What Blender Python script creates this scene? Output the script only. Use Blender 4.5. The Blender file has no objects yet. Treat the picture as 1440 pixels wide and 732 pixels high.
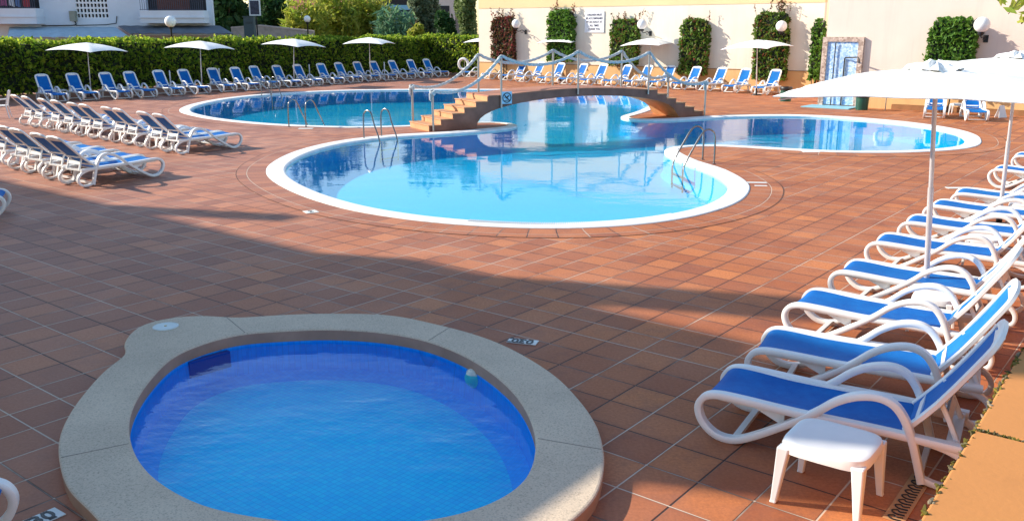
import bpy, bmesh, math, random
import numpy as np
from mathutils import Vector, Matrix
from mathutils.geometry import tessellate_polygon
random.seed(5); rng = np.random.default_rng(7)
R = math.radians
S = bpy.context.scene
C = S.collection
H = 3.0
F = 1250.0
CA, SA = math.cos(math.atan(324/F)), math.sin(math.atan(324/F))

def ray(px, py):
    y = 366-py
    return (px-720), y*SA+F*CA, y*CA-F*SA
def G(px, py, z=0.0):                       # where the sight line through a photo pixel meets height z
    a, b, c = ray(px, py); k = (H-z)/-c
    return Vector((a*k, b*k, z))
def atY(px, py, Y):
    a, b, c = ray(px, py); k = Y/b
    return Vector((a*k, Y, H+c*k))

TH = R(51.7)
U = Vector((math.cos(TH), math.sin(TH), 0)); W = Vector((math.sin(TH), -math.cos(TH), 0))
Z = Vector((0, 0, 1))

# ------------------------------------------------------------------ tags
def tag(o, label=None, cat=None, group=None, kind=None):
    if label: o['label'] = label
    if cat: o['category'] = cat
    if group: o['group'] = group
    if kind: o['kind'] = kind
    return o
def empty(name, loc, rz=0.0, label=None, cat=None, group=None):
    o = bpy.data.objects.new(name, None); C.objects.link(o)
    o.location = loc; o.rotation_euler = (0, 0, rz); o.empty_display_size = .1
    return tag(o, label, cat, group)
def copy_tree(o, parent=None):
    c = o.copy(); C.objects.link(c)
    if parent is not None: c.parent = parent
    for ch in list(o.children):
        copy_tree(ch, c)
    return c

# ------------------------------------------------------------------ materials
def mat(name, base=(.5, .5, .5), rough=.5, metal=0.0, spec=.5):
    m = bpy.data.materials.new(name); m.use_nodes = True
    b = m.node_tree.nodes['Principled BSDF']
    b.inputs['Base Color'].default_value = (*base, 1); b.inputs['Roughness'].default_value = rough
    b.inputs['Metallic'].default_value = metal
    b.inputs['Specular IOR Level'].default_value = spec
    return m
class NT:
    def __init__(s, m): s.m = m; s.t = m.node_tree; s.b = s.t.nodes.get('Principled BSDF')
    def n(s, typ, **k):
        nd = s.t.nodes.new(typ)
        for a, v in k.items(): setattr(nd, a, v)
        return nd
    def l(s, a, b): s.t.links.new(a, b)
    def val(s, sock, v):
        if hasattr(v, 'links'): s.l(v, sock)
        else: sock.default_value = v
    def math(s, op, a, b=0.0, c=None):
        nd = s.n('ShaderNodeMath', operation=op); s.val(nd.inputs[0], a); s.val(nd.inputs[1], b)
        if c is not None: s.val(nd.inputs[2], c)
        return nd.outputs[0]
    def mix(s, f, a, b, bt='MIX'):
        nd = s.n('ShaderNodeMix', data_type='RGBA', blend_type=bt)
        s.val(nd.inputs[0], f)
        for i, v in ((6, a), (7, b)):
            if hasattr(v, 'links'): s.l(v, nd.inputs[i])
            else: nd.inputs[i].default_value = (*v, 1)
        return nd.outputs[2]
    def noise(s, scale, detail=3, rough=.55, vec=None):
        nd = s.n('ShaderNodeTexNoise'); nd.inputs['Scale'].default_value = scale
        nd.inputs['Detail'].default_value = detail; nd.inputs['Roughness'].default_value = rough
        if vec is not None: s.l(vec, nd.inputs['Vector'])
        return nd.outputs['Fac']
    def ramp(s, f, lo, hi, a=0.0, b=1.0):
        nd = s.n('ShaderNodeMapRange'); s.val(nd.inputs[0], f)
        for i, v in zip((1, 2, 3, 4), (lo, hi, a, b)): nd.inputs[i].default_value = v
        return nd.outputs[0]
    def bump(s, h, strength=.3, dist=.01):
        nd = s.n('ShaderNodeBump'); nd.inputs['Strength'].default_value = strength; nd.inputs['Distance'].default_value = dist
        s.l(h, nd.inputs['Height']); s.l(nd.outputs[0], s.b.inputs['Normal'])
    def pos(s): return s.n('ShaderNodeNewGeometry').outputs['Position']
    def obj(s): return s.n('ShaderNodeTexCoord').outputs['Object']

def varied(name, base, rough=.6, amt=.15, scale=3.0, bump=0.0, bscale=60, metal=0, spec=.5, speck=0):
    m = mat(name, base, rough, metal, spec); t = NT(m); p = t.pos()
    f = t.noise(scale, 5, .6, p)
    lo = tuple(c*(1-amt) for c in base); hi = tuple(min(1, c*(1+amt)) for c in base)
    col = t.mix(t.ramp(f, .3, .7), lo, hi)
    if speck:
        g = t.noise(bscale, 2, .7, p)
        col = t.mix(t.ramp(g, .52, .68, 0, speck), col, tuple(c*.35 for c in base))
        col = t.mix(t.ramp(g, .30, .42, speck*.6, 0), col, tuple(min(1, c*1.5) for c in base))
    t.l(col, t.b.inputs['Base Color'])
    if bump: t.bump(t.noise(bscale, 4, .6, p), bump, .01)
    return m

TS = .406
def tile_material(name, mode):
    m = mat(name, (.4, .18, .1), .5, 0, .3); t = NT(m); p = t.pos()
    if mode == 'grid':
        def dot(v):
            nd = t.n('ShaderNodeVectorMath', operation='DOT_PRODUCT'); t.l(p, nd.inputs[0]); nd.inputs[1].default_value = v
            return nd.outputs['Value']
        a = t.math('DIVIDE', t.math('SUBTRACT', dot(W), -4.043), TS)
        b = t.math('DIVIDE', t.math('SUBTRACT', dot(U), 6.748), TS)
    else:
        uv = t.n('ShaderNodeTexCoord').outputs['UV']; sp = t.n('ShaderNodeSeparateXYZ'); t.l(uv, sp.inputs[0])
        a = t.math('DIVIDE', sp.outputs[0], TS); b = t.math('DIVIDE', sp.outputs[1], TS)
    fa, fb = t.math('FLOOR', a), t.math('FLOOR', b)
    ra, rb = t.math('FRACT', a), t.math('FRACT', b)
    def edge(r):
        return t.math('MINIMUM', r, t.math('SUBTRACT', 1.0, r))
    ea, eb = edge(ra), edge(rb)
    # grout
    ga = t.ramp(ea, .009, .024, 1, 0); gb = t.ramp(eb, .009, .024, 1, 0)
    g = t.math('MAXIMUM', ga, gb)
    cmb = t.n('ShaderNodeCombineXYZ'); t.l(fa, cmb.inputs[0]); t.l(fb, cmb.inputs[1])
    wn = t.n('ShaderNodeTexWhiteNoise', noise_dimensions='3D'); t.l(cmb.outputs[0], wn.inputs['Vector'])
    # line index noise: some joints dark and open, others pale
    la = t.math('ROUND', a); lb = t.math('ROUND', b)
    wa = t.n('ShaderNodeTexWhiteNoise', noise_dimensions='1D'); t.l(la, wa.inputs['W'])
    wb = t.n('ShaderNodeTexWhiteNoise', noise_dimensions='1D'); t.l(t.math('ADD', lb, 57.3), wb.inputs['W'])
    big = t.noise(.55, 4, .6, p)
    pale = t.math('ADD', t.math('MULTIPLY', wa.outputs['Value'], ga), t.math('MULTIPLY', wb.outputs['Value'], gb))
    pale = t.math('ADD', pale, t.ramp(big, .35, .65, -.35, .35))
    groutcol = t.mix(t.ramp(pale, .25, .6), (.045, .028, .024), (.56, .44, .34))
    c = t.mix(wn.outputs['Value'], (.36, .095, .026), (.63, .21, .056))
    c = t.mix(t.ramp(wn.outputs['Color'], .25, .95, 0, .55), c, (.25, .070, .036))
    c = t.mix(t.ramp(big, .3, .7, 0, .35), c, (.60, .25, .12))
    st = t.noise(2.1, 6, .7, p)
    c = t.mix(t.ramp(st, .52, .72, 0, .55), c, (.19, .075, .05))
    wet = t.noise(.9, 7, .75, p)
    c = t.mix(t.ramp(wet, .58, .68, 0, .35), c, (.15, .055, .04))
    spk = t.noise(17, 3, .8, p)
    c = t.mix(t.ramp(spk, .68, .76, 0, .5), c, (.52, .34, .25))
    fine = t.noise(38, 4, .7, p)
    c = t.mix(t.ramp(fine, .35, .7, 0, .42), c, (.17, .065, .04))
    # darker worn edges of each tile
    em = t.ramp(t.math('MINIMUM', ea, eb), .02, .16, .22, 0)
    c = t.mix(em, c, (.22, .09, .06))
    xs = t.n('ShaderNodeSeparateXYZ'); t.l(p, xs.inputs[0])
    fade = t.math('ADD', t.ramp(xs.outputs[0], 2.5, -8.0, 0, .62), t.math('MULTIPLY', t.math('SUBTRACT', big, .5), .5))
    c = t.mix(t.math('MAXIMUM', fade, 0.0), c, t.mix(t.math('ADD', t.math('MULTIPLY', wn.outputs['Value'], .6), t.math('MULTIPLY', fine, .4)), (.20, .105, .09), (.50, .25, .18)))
    c = t.mix(g, c, groutcol)
    t.l(c, t.b.inputs['Base Color'])
    t.l(t.ramp(fine, .3, .7, .50, .72), t.b.inputs['Roughness'])
    h = t.math('ADD', t.math('MULTIPLY', t.math('SUBTRACT', 1.0, g), 1.0), t.math('MULTIPLY', fine, .25))
    h = t.math('ADD', h, t.math('MULTIPLY', wn.outputs['Value'], .25))
    t.bump(h, .5, .007)
    return m

def mosaic_material(name, c1, c2, size=.05, grout=(.4, .6, .7), gw=.06, rough=.35):
    m = mat(name, c1, rough); t = NT(m); p = t.pos()
    mp = t.n('ShaderNodeMapping'); t.l(p, mp.inputs['Vector']); mp.inputs['Rotation'].default_value = (0, 0, -TH)
    mp.inputs['Scale'].default_value = (1/size,)*3
    fl = t.n('ShaderNodeVectorMath', operation='FLOOR'); t.l(mp.outputs[0], fl.inputs[0])
    fr = t.n('ShaderNodeVectorMath', operation='FRACTION'); t.l(mp.outputs[0], fr.inputs[0])
    wn = t.n('ShaderNodeTexWhiteNoise', noise_dimensions='3D'); t.l(fl.outputs[0], wn.inputs['Vector'])
    sp = t.n('ShaderNodeSeparateXYZ'); t.l(fr.outputs[0], sp.inputs[0])
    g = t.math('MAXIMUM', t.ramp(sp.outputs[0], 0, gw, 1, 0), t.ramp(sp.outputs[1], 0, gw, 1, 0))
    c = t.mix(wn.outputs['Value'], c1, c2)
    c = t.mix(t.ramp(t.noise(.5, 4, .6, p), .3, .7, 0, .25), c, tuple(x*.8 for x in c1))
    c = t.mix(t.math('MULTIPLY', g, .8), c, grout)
    t.l(c, t.b.inputs['Base Color'])
    return m

def water_material(name, tint, wave=1.0, scale=1.0):
    m = bpy.data.materials.new(name); m.use_nodes = True; t = NT(m)
    t.t.nodes.remove(t.b)
    out = t.t.nodes['Material Output']
    tr = t.n('ShaderNodeBsdfTransparent'); tr.inputs[0].default_value = (*tint, 1)
    gl = t.n('ShaderNodeBsdfGlossy'); gl.inputs['Roughness'].default_value = .0
    p = t.pos()
    mp = t.n('ShaderNodeMapping'); t.l(p, mp.inputs['Vector']); mp.inputs['Scale'].default_value = (1.0, 1.6, 1); mp.inputs['Rotation'].default_value = (0, 0, .5)
    h = t.math('ADD', t.math('MULTIPLY', t.noise(1.1*scale, 3, .5, mp.outputs[0]), 1.0), t.math('MULTIPLY', t.noise(5.0*scale, 3, .55, mp.outputs[0]), .22))
    # calm and rippled areas
    patch = t.ramp(t.noise(.35*scale, 2, .5, p), .42, .62, .25, 1.0)
    bp = t.n('ShaderNodeBump'); t.l(t.math('MULTIPLY', h, patch), bp.inputs['Height'])
    bp.inputs['Strength'].default_value = .5*wave; bp.inputs['Distance'].default_value = .02
    t.l(bp.outputs[0], gl.inputs['Normal'])
    gm = t.n('ShaderNodeNewGeometry'); dt = t.n('ShaderNodeVectorMath', operation='DOT_PRODUCT'); t.l(gm.outputs['Incoming'], dt.inputs[0]); t.l(bp.outputs[0], dt.inputs[1])
    cs = t.math('SUBTRACT', 1.0, t.math('ABSOLUTE', dt.outputs['Value']))
    cs = t.math('MAXIMUM', cs, 0.0)
    frs = t.math('ADD', .02, t.math('MULTIPLY', .98, t.math('POWER', cs, 5.0)))
    mx = t.n('ShaderNodeMixShader'); t.l(frs, mx.inputs[0]); t.l(tr.outputs[0], mx.inputs[1]); t.l(gl.outputs[0], mx.inputs[2])
    t.l(mx.outputs[0], out.inputs['Surface'])
    return m

def leaf_material(name, cols, trans=.35):
    m = mat(name, cols[0], .55, 0, .3); t = NT(m)
    gm = t.n('ShaderNodeNewGeometry')
    rp = t.n('ShaderNodeValToRGB'); t.l(gm.outputs['Random Per Island'], rp.inputs[0])
    cr = rp.color_ramp
    while len(cr.elements) < len(cols): cr.elements.new(.5)
    for i, c in enumerate(cols):
        cr.elements[i].position = i/(len(cols)-1); cr.elements[i].color = (*c, 1)
    big = t.noise(.9, 3, .6, gm.outputs['Position'])
    c = t.mix(t.ramp(big, .35, .65, 0, .5), rp.outputs[0], tuple(x*.55 for x in cols[0]))
    t.l(c, t.b.inputs['Base Color'])
    tl = t.n('ShaderNodeBsdfTranslucent'); t.l(c, tl.inputs[0])
    mx = t.n('ShaderNodeMixShader'); mx.inputs[0].default_value = trans
    t.l(t.b.outputs[0], mx.inputs[1]); t.l(tl.outputs[0], mx.inputs[2])
    t.l(mx.outputs[0], t.t.nodes['Material Output'].inputs['Surface'])
    return m

def sling_material(name, c1, c2):
    m = mat(name, c1, .6, 0, .15); t = NT(m); o = t.obj()
    n1 = t.noise(5, 5, .7, t.pos())
    c = t.mix(t.ramp(n1, .35, .7, 0, 1), c1, c2)
    oi = t.n('ShaderNodeObjectInfo').outputs['Random']
    c = t.mix(t.ramp(oi, .3, 1.0, 0, .28), c, (.006, .22, .54))
    n2 = t.noise(9, 5, .75, t.pos())
    c = t.mix(t.ramp(n2, .60, .80, 0, .18), c, (.10, .33, .62))
    t.l(c, t.b.inputs['Base Color'])
    wv = t.n('ShaderNodeTexChecker'); wv.inputs['Scale'].default_value = 220; t.l(o, wv.inputs['Vector'])
    t.bump(wv.outputs['Fac'], .15, .002)
    return m

M = {}
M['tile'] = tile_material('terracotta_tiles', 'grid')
M['tile_ring'] = tile_material('terracotta_tiles_round', 'uv')
M['white_plastic'] = varied('white_plastic', (.80, .80, .79), .38, .05, 2.0, spec=.5)
M['sling'] = sling_material('blue_sling', (.003, .105, .40), (.006, .16, .50))
M['coping_plain'] = varied('white_coping', (.80, .80, .78), .6, .08, 2.5, .15, 40)
M['coping'] = varied('white_coping_blocks', (.80, .80, .78), .6, .08, 2.5, .15, 40)
_t = NT(M['coping']); _src = _t.b.inputs['Base Color'].links[0].from_socket
_c = _t.mix(_t.ramp(_t.noise(3.5, 6, .75, _t.pos()), .52, .75, 0, .5), _src, (.50, .48, .43))
_t.l(_c, _t.b.inputs['Base Color'])
M['granite'] = varied('speckled_stone', (.60, .48, .35), .75, .12, 1.3, .3, 70, speck=.5)
M['stone_side'] = varied('stone_side', (.40, .24, .16), .8, .15, 3, .2, 50)
M['pool_floor'] = mosaic_material('pool_floor_mosaic', (.008, .54, .95), (.02, .62, .97), .05, (.05, .62, .95), .08)
M['pool_wall'] = mosaic_material('pool_wall_mosaic', (.004, .48, .94), (.01, .56, .96), .05, (.05, .4, .8), .08)
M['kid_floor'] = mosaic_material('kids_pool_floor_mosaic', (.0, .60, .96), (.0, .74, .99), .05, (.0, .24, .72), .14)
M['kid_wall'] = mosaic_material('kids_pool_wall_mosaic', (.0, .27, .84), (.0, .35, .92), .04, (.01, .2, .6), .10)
M['water'] = water_material('water', (.42, .95, 1.0), .60, 1.0)
M['water_kid'] = water_material('water_shallow', (.22, .93, 1.0), 2.2, 1.7)
M['steel'] = mat('stainless_steel', (.27, .26, .25), .25, 1.0)
M['post'] = mat('brushed_post', (.42, .40, .38), .38, .9)
M['parasol_pole'] = varied('pole_paint', (.62, .58, .58), .35, .08, 4, metal=.35)
M['canvas'] = varied('white_canvas', (.86, .87, .86), .85, .05, 2)
_t = NT(M['canvas']); _mp = _t.n('ShaderNodeMapping'); _t.l(_t.obj(), _mp.inputs['Vector']); _mp.inputs['Scale'].default_value = (1, 2.5, 1)
_t.bump(_t.noise(3.0, 4, .6, _mp.outputs[0]), .5, .03)
M['black'] = mat('black_plastic', (.015, .015, .017), .45)
M['green_plastic'] = varied('dark_green_plastic', (.008, .075, .05), .4, .2, 3)
M['hedge_core'] = mat('hedge_core', (.010, .018, .006), .9)  # near-black solid added inside the leaves to block light
M['bark'] = varied('bark', (.10, .07, .045), .9, .3, 6, .4, 25)
M['leaf_hedge'] = leaf_material('leaf_hedge', [(.06, .14, .01), (.24, .40, .03), (.62, .68, .07), (.14, .28, .02), (.42, .52, .05)], .6)
M['leaf_green'] = leaf_material('leaf_green', [(.06, .16, .02), (.12, .28, .03), (.22, .38, .05)])
M['leaf_red'] = leaf_material('leaf_red', [(.08, .13, .03), (.26, .05, .05), (.36, .07, .08), (.09, .14, .03)])
M['leaf_mixed'] = leaf_material('leaf_mixed', [(.08, .18, .02), (.15, .27, .03), (.24, .34, .05), (.10, .22, .03), (.40, .07, .07)])
M['leaf_yellow'] = leaf_material('leaf_yellow', [(.30, .40, .04), (.50, .52, .07), (.60, .55, .10), (.20, .34, .04)], .5)
M['leaf_dark'] = leaf_material('leaf_dark', [(.02, .07, .02), (.035, .11, .028), (.09, .18, .05)])
M['leaf_grey'] = leaf_material('leaf_grey', [(.13, .19, .10), (.26, .32, .19), (.38, .42, .28), (.09, .15, .07)], .45)
M['leaf_conifer'] = leaf_material('leaf_conifer', [(.11, .18, .05), (.22, .30, .10), (.32, .38, .16)], .45)
M['leaf_reed'] = leaf_material('leaf_reed', [(.08, .20, .12), (.15, .32, .19), (.28, .42, .18)], .45)
def streaky(name, base, amt=.14):
    m = varied(name, base, .9, .05, .6, .2, 30); t = NT(m)
    p = t.pos(); mp = t.n('ShaderNodeMapping'); t.l(p, mp.inputs['Vector']); mp.inputs['Scale'].default_value = (1.6, 1.6, .16)
    src = t.b.inputs['Base Color'].links[0].from_socket
    c = t.mix(t.ramp(t.noise(1.3, 6, .7, mp.outputs[0]), .50, .78, 0, amt*2.2), src, tuple(x*.62 for x in base))
    c = t.mix(t.ramp(t.noise(.45, 4, .6, p), .55, .62, 0, amt), c, tuple(min(1, x*1.1) for x in base))
    t.l(c, t.b.inputs['Base Color']); return m
M['wall_cream'] = streaky('cream_render', (.82, .73, .60))
M['wall_yellow'] = varied('yellow_render', (.82, .60, .33), .9, .04, .8, .1, 30)
M['wall_pink'] = streaky('pink_render', (.78, .63, .54))
M['wall_orange'] = streaky('orange_render', (.74, .45, .20), .2)
M['skirting'] = varied('brown_skirting', (.33, .15, .06), .85, .2, 3, .2, 30)
M['parapet'] = streaky('ochre_render', (.54, .22, .06), .12)
M['parapet_gap'] = varied('mossy_joint', (.18, .13, .04), 1, .5, 14, .8, 30)
M['bridge_side'] = varied('bridge_side_stone', (.26, .12, .085), .8, .25, 2, .3, 25)
M['bridge_step'] = varied('bridge_step_tile', (.56, .28, .13), .7, .15, 3, .2, 30)
M['bridge_soffit'] = varied('bridge_soffit', (.62, .34, .15), .8, .15, 3, .2, 25)
M['rope'] = varied('rope', (.52, .55, .55), .9, .2, 20, .7, 45)
M['white_paint'] = varied('white_paint', (.78, .80, .82), .6, .04, 2)
M['house_wall'] = varied('white_house_render', (.66, .72, .80), .9, .06, .8, .1, 20)
M['awning'] = varied('grey_awning', (.38, .52, .62), .8, .12, 1.5, .1, 30)
M['awning_dark'] = varied('dark_awning', (.12, .14, .17), .8, .2, 1.5, .1, 30)
M['dark'] = mat('dark_opening', (.012, .012, .016), .6)
M['shutter'] = varied('brown_shutter', (.10, .03, .02), .6, .3, 5)
M['roof_tile'] = varied('roof_tile', (.30, .10, .06), .9, .3, 4, .6, 9)
M['grey_box'] = varied('grey_box', (.26, .27, .22), .6, .1, 4)
M['slate'] = varied('slate_box', (.07, .10, .11), .6, .1, 4)
M['globe'] = mat('opal_globe', (.86, .86, .84), .25)
M['asphalt'] = varied('asphalt', (.06, .06, .06), .9, .15, 1, .3, 60)
M['blue_mosaic'] = None
M['tape_blue'] = mat('blue_marking', (.03, .12, .35), .6)

def speckled_blue():
    m = mat('shower_mosaic', (.2, .4, .8), .4); t = NT(m); p = t.pos()
    v = t.n('ShaderNodeTexVoronoi'); v.inputs['Scale'].default_value = 16; t.l(p, v.inputs['Vector'])
    sp = t.n('ShaderNodeSeparateColor'); t.l(v.outputs['Color'], sp.inputs[0])
    c = t.mix(sp.outputs[0], (.22, .42, .80), (.66, .80, .92))
    t.l(c, t.b.inputs['Base Color']); return m
M['blue_mosaic'] = speckled_blue()
def speckled_stone():
    m = mat('shower_stone_frame', (.4, .3, .25), .7); t = NT(m); p = t.pos()
    v = t.n('ShaderNodeTexVoronoi'); v.inputs['Scale'].default_value = 13; t.l(p, v.inputs['Vector'])
    sp = t.n('ShaderNodeSeparateColor'); t.l(v.outputs['Color'], sp.inputs[0])
    c = t.mix(sp.outputs[0], (.28, .18, .14), (.68, .54, .45))
    t.l(c, t.b.inputs['Base Color']); return m
M['stone_frame'] = speckled_stone()

# ------------------------------------------------------------------ mesh helpers
def link(name, me, parent=None, smooth=False):
    o = bpy.data.objects.new(name, me); C.objects.link(o)
    if parent is not None: o.parent = parent
    if smooth:
        me.polygons.foreach_set('use_smooth', [True]*len(me.polygons))
    return o
class MB:
    def __init__(s): s.v = []; s.f = []; s.mi = []; s.uv = None
    def add(s, vs, fs, mi=0):
        n = len(s.v); s.v += [tuple(v) for v in vs]
        for f in fs: s.f.append(tuple(i+n for i in f)); s.mi.append(mi)
    def box(s, c, size, rz=0.0, mi=0, ax=None):
        hx, hy, hz = (x/2 for x in size)
        c = Vector(c)
        if ax is None:
            a = Vector((math.cos(rz), math.sin(rz), 0)); b = Vector((-math.sin(rz), math.cos(rz), 0)); d = Z
        else: a, b, d = ax
        vs = [c+a*(sx*hx)+b*(sy*hy)+d*(sz*hz) for sx in (-1, 1) for sy in (-1, 1) for sz in (-1, 1)]
        fs = [(0, 1, 3, 2), (4, 6, 7, 5), (0, 4, 5, 1), (2, 3, 7, 6), (0, 2, 6, 4), (1, 5, 7, 3)]
        s.add(vs, fs, mi)
    def tube(s, pts, r, n=8, closed=False, mi=0, caps=True):
        pts = [Vector(p) for p in pts]; N = len(pts)
        rs = r if isinstance(r, (list, tuple)) else [r]*N
        rings = []; prev = None
        for i, p in enumerate(pts):
            a = pts[(i-1) % N] if (closed or i > 0) else p
            b = pts[(i+1) % N] if (closed or i < N-1) else p
            t = (b-a).normalized()
            if prev is None:
                ref = Z if abs(t.z) < .9 else Vector((1, 0, 0)); x = t.cross(ref).normalized()
            else:
                x = (prev-t*prev.dot(t)).normalized()
            prev = x; y = t.cross(x)
            rings.append([p+(x*math.cos(2*math.pi*k/n)+y*math.sin(2*math.pi*k/n))*rs[i] for k in range(n)])
        vs = [v for rg in rings for v in rg]; fs = []
        for i in range(N if closed else N-1):
            j = (i+1) % N
            for k in range(n):
                fs.append((i*n+k, i*n+(k+1) % n, j*n+(k+1) % n, j*n+k))
        if caps and not closed:
            fs.append(tuple(range(n))[::-1]); fs.append(tuple((N-1)*n+k for k in range(n)))
        s.add(vs, fs, mi)
    def lathe(s, c, prof, n=20, mi=0):          # prof: (r, z)
        c = Vector(c); vs = []; fs = []
        for r_, z_ in prof:
            for k in range(n):
                a = 2*math.pi*k/n; vs.append(c+Vector((r_*math.cos(a), r_*math.sin(a), z_)))
        for i in range(len(prof)-1):
            for k in range(n):
                fs.append((i*n+k, i*n+(k+1) % n, (i+1)*n+(k+1) % n, (i+1)*n+k))
        s.add(vs, fs, mi)
    def band(s, path, y0, hw, ht, closed=False, mi=0, bev=.3, shift=0.0):   # rounded bar swept along a path in the xz plane at y0
        N = len(path); P = [Vector((p[0], y0+shift*min(1, max(0, (i/N-.30)/.15)), p[1])) for i, p in enumerate(path)]
        cs = [(-hw, -ht*(1-bev)), (-hw*(1-bev*.6), -ht), (hw*(1-bev*.6), -ht), (hw, -ht*(1-bev)), (hw, ht*(1-bev)), (hw*(1-bev*.6), ht), (-hw*(1-bev*.6), ht), (-hw, ht*(1-bev))]
        vs = []; fs = []; n = 8
        for i, p in enumerate(P):
            a = P[(i-1) % N] if (closed or i > 0) else p
            b = P[(i+1) % N] if (closed or i < N-1) else p
            t = (b-a).normalized(); nrm = Vector((-t.z, 0, t.x))
            for (cy, cn) in cs: vs.append(p+Vector((0, cy, 0))+nrm*cn)
        for i in range(N if closed else N-1):
            j = (i+1) % N
            for k in range(n): fs.append((i*n+k, i*n+(k+1) % n, j*n+(k+1) % n, j*n+k))
        if not closed:
            fs.append(tuple(range(n))); fs.append(tuple((N-1)*n+k for k in range(n))[::-1])
        s.add(vs, fs, mi)
    def build(s, name, mats, parent=None, smooth=False, loc=None):
        me = bpy.data.meshes.new(name); me.from_pydata(s.v, [], s.f)
        if not isinstance(mats, (list, tuple)): mats = [mats]
        for m in mats: me.materials.append(m)
        me.polygons.foreach_set('material_index', s.mi)
        bm = bmesh.new(); bm.from_mesh(me); bmesh.ops.recalc_face_normals(bm, faces=bm.faces); bm.to_mesh(me); bm.free()
        if smooth:
            me.polygons.foreach_set('use_smooth', [True]*len(me.polygons))
            try: me.set_sharp_from_angle(angle=R(45))
            except Exception: pass
        me.update()
        o = link(name, me, parent)
        if loc is not None: o.location = loc
        return o
def bevel(o, w=.01, seg=2):
    md = o.modifiers.new('bevel', 'BEVEL'); md.width = w; md.segments = seg; md.limit_method = 'ANGLE'; return o

def catmull(pts, n=8, closed=False):
    pts = [Vector(p) for p in pts]; N = len(pts); out = []
    rngi = range(N) if closed else range(N-1)
    for i in rngi:
        p0 = pts[(i-1) % N] if (closed or i > 0) else pts[i]
        p1 = pts[i]; p2 = pts[(i+1) % N]
        p3 = pts[(i+2) % N] if (closed or i < N-2) else p2
        for k in range(n):
            t = k/n
            out.append(.5*((2*p1)+(-p0+p2)*t+(2*p0-5*p1+4*p2-p3)*t*t+(-p0+3*p1-3*p2+p3)*t**3))
    if not closed: out.append(pts[-1])
    return out
def resample(pts, step, closed=True):
    P = pts+[pts[0]] if closed else pts
    L = [0]
    for a, b in zip(P, P[1:]): L.append(L[-1]+(b-a).length)
    n = max(8, int(L[-1]/step)); out = []; j = 0
    for i in range(n if closed else n+1):
        d = L[-1]*i/n
        while j < len(L)-2 and L[j+1] < d: j += 1
        t = (d-L[j])/max(1e-9, L[j+1]-L[j]); out.append(P[j].lerp(P[j+1], t))
    return out
def area2(P): return sum(a.x*b.y-b.x*a.y for a, b in zip(P, P[1:]+P[:1]))
def offset(P, d, smooth=0):
    N = len(P); sgn = 1 if area2(P) > 0 else -1; out = []
    for i in range(N):
        t = (P[(i+1) % N]-P[i-1]).normalized(); nrm = Vector((-t.y, t.x, 0))*sgn   # inward
        out.append(P[i]+nrm*d)
    for _ in range(smooth):
        out = [(out[i-1]+out[i]*2+out[(i+1) % N])/4 for i in range(N)]
    return out
def at_z(P, z): return [Vector((p.x, p.y, z)) for p in P]
def poly_mesh(name, loops, z, material, parent=None):
    loops = [at_z(l, z) for l in loops]
    tris = tessellate_polygon(loops)
    vs = [v for l in loops for v in l]
    m = MB(); m.add(vs, [t for t in tris]); o = m.build(name, material, parent)
    me = o.data
    # face up
    if sum(p.normal.z*p.area for p in me.polygons) < 0:
        me.flip_normals()
    for p in me.polygons:
        if p.normal.z < 0: p.flip()
    return o
def strips(m, loops, mi=0, closed=True):      # loops: list of equal-length point lists
    N = len(loops[0]); vs = [v for l in loops for v in l]; fs = []
    for j in range(len(loops)-1):
        for i in range(N if closed else N-1):
            k = (i+1) % N
            fs.append((j*N+i, j*N+k, (j+1)*N+k, (j+1)*N+i))
    m.add(vs, fs, mi)

def text_mesh(name, body, size, material, parent, align='CENTER', extrude=.002, bold=0.0, spacing=1.0):
    cu = bpy.data.curves.new(name, 'FONT'); cu.body = body; cu.size = size; cu.align_x = align; cu.align_y = 'CENTER'
    cu.extrude = extrude; cu.offset = bold; cu.space_line = spacing
    tmp = bpy.data.objects.new(name+'_src', cu); C.objects.link(tmp)
    bpy.context.view_layer.update()
    me = bpy.data.meshes.new_from_object(tmp.evaluated_get(bpy.context.evaluated_depsgraph_get()))
    bpy.data.objects.remove(tmp); bpy.data.curves.remove(cu)
    me.name = name; me.materials.clear(); me.materials.append(material)
    o = bpy.data.objects.new(name, me); C.objects.link(o); o.parent = parent
    return o

# ------------------------------------------------------------------ leaves
def leaves(name, P, size, material, parent=None, stretch=1.6, up=None, core=None):
    P = np.asarray(P); n = len(P)
    a = rng.normal(size=(n, 3)); a /= np.linalg.norm(a, axis=1)[:, None]
    if up is not None:
        a = a*(1-up)+np.array([0, 0, 1.0])*up; a /= np.linalg.norm(a, axis=1)[:, None]
    b = rng.normal(size=(n, 3)); b -= (b*a).sum(1)[:, None]*a; b /= np.linalg.norm(b, axis=1)[:, None]
    s = size*rng.uniform(.6, 1.35, n)[:, None]
    A = a*s*stretch*.5; B = b*s*.5
    c = np.cross(a, b)*s*.12
    V = np.stack([P-A, P-B*.9+c, P+A, P+B*.9+c], 1).reshape(-1, 3)
    Fc = np.arange(4*n).reshape(-1, 4)
    vs = V; faces = Fc.tolist(); nv = len(vs); mats = [material]; mi = [0]*n
    if core is not None:
        cv, cf, cm = core
        vs = np.vstack([V, np.array(cv)]); faces += [tuple(i+nv for i in f) for f in cf]; mats.append(cm); mi += [1]*len(cf)
    me = bpy.data.meshes.new(name); me.from_pydata(vs.tolist(), [], faces)
    for m_ in mats: me.materials.append(m_)
    me.polygons.foreach_set('material_index', mi); me.update()
    return link(name, me, parent)
def box_core(c, ax, half):
    c = Vector(c); vs = [tuple(c+ax[0]*(sx*half[0])+ax[1]*(sy*half[1])+ax[2]*(sz*half[2])) for sx in (-1, 1) for sy in (-1, 1) for sz in (-1, 1)]
    return vs, [(0, 1, 3, 2), (4, 6, 7, 5), (0, 4, 5, 1), (2, 3, 7, 6), (0, 2, 6, 4), (1, 5, 7, 3)]
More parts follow.
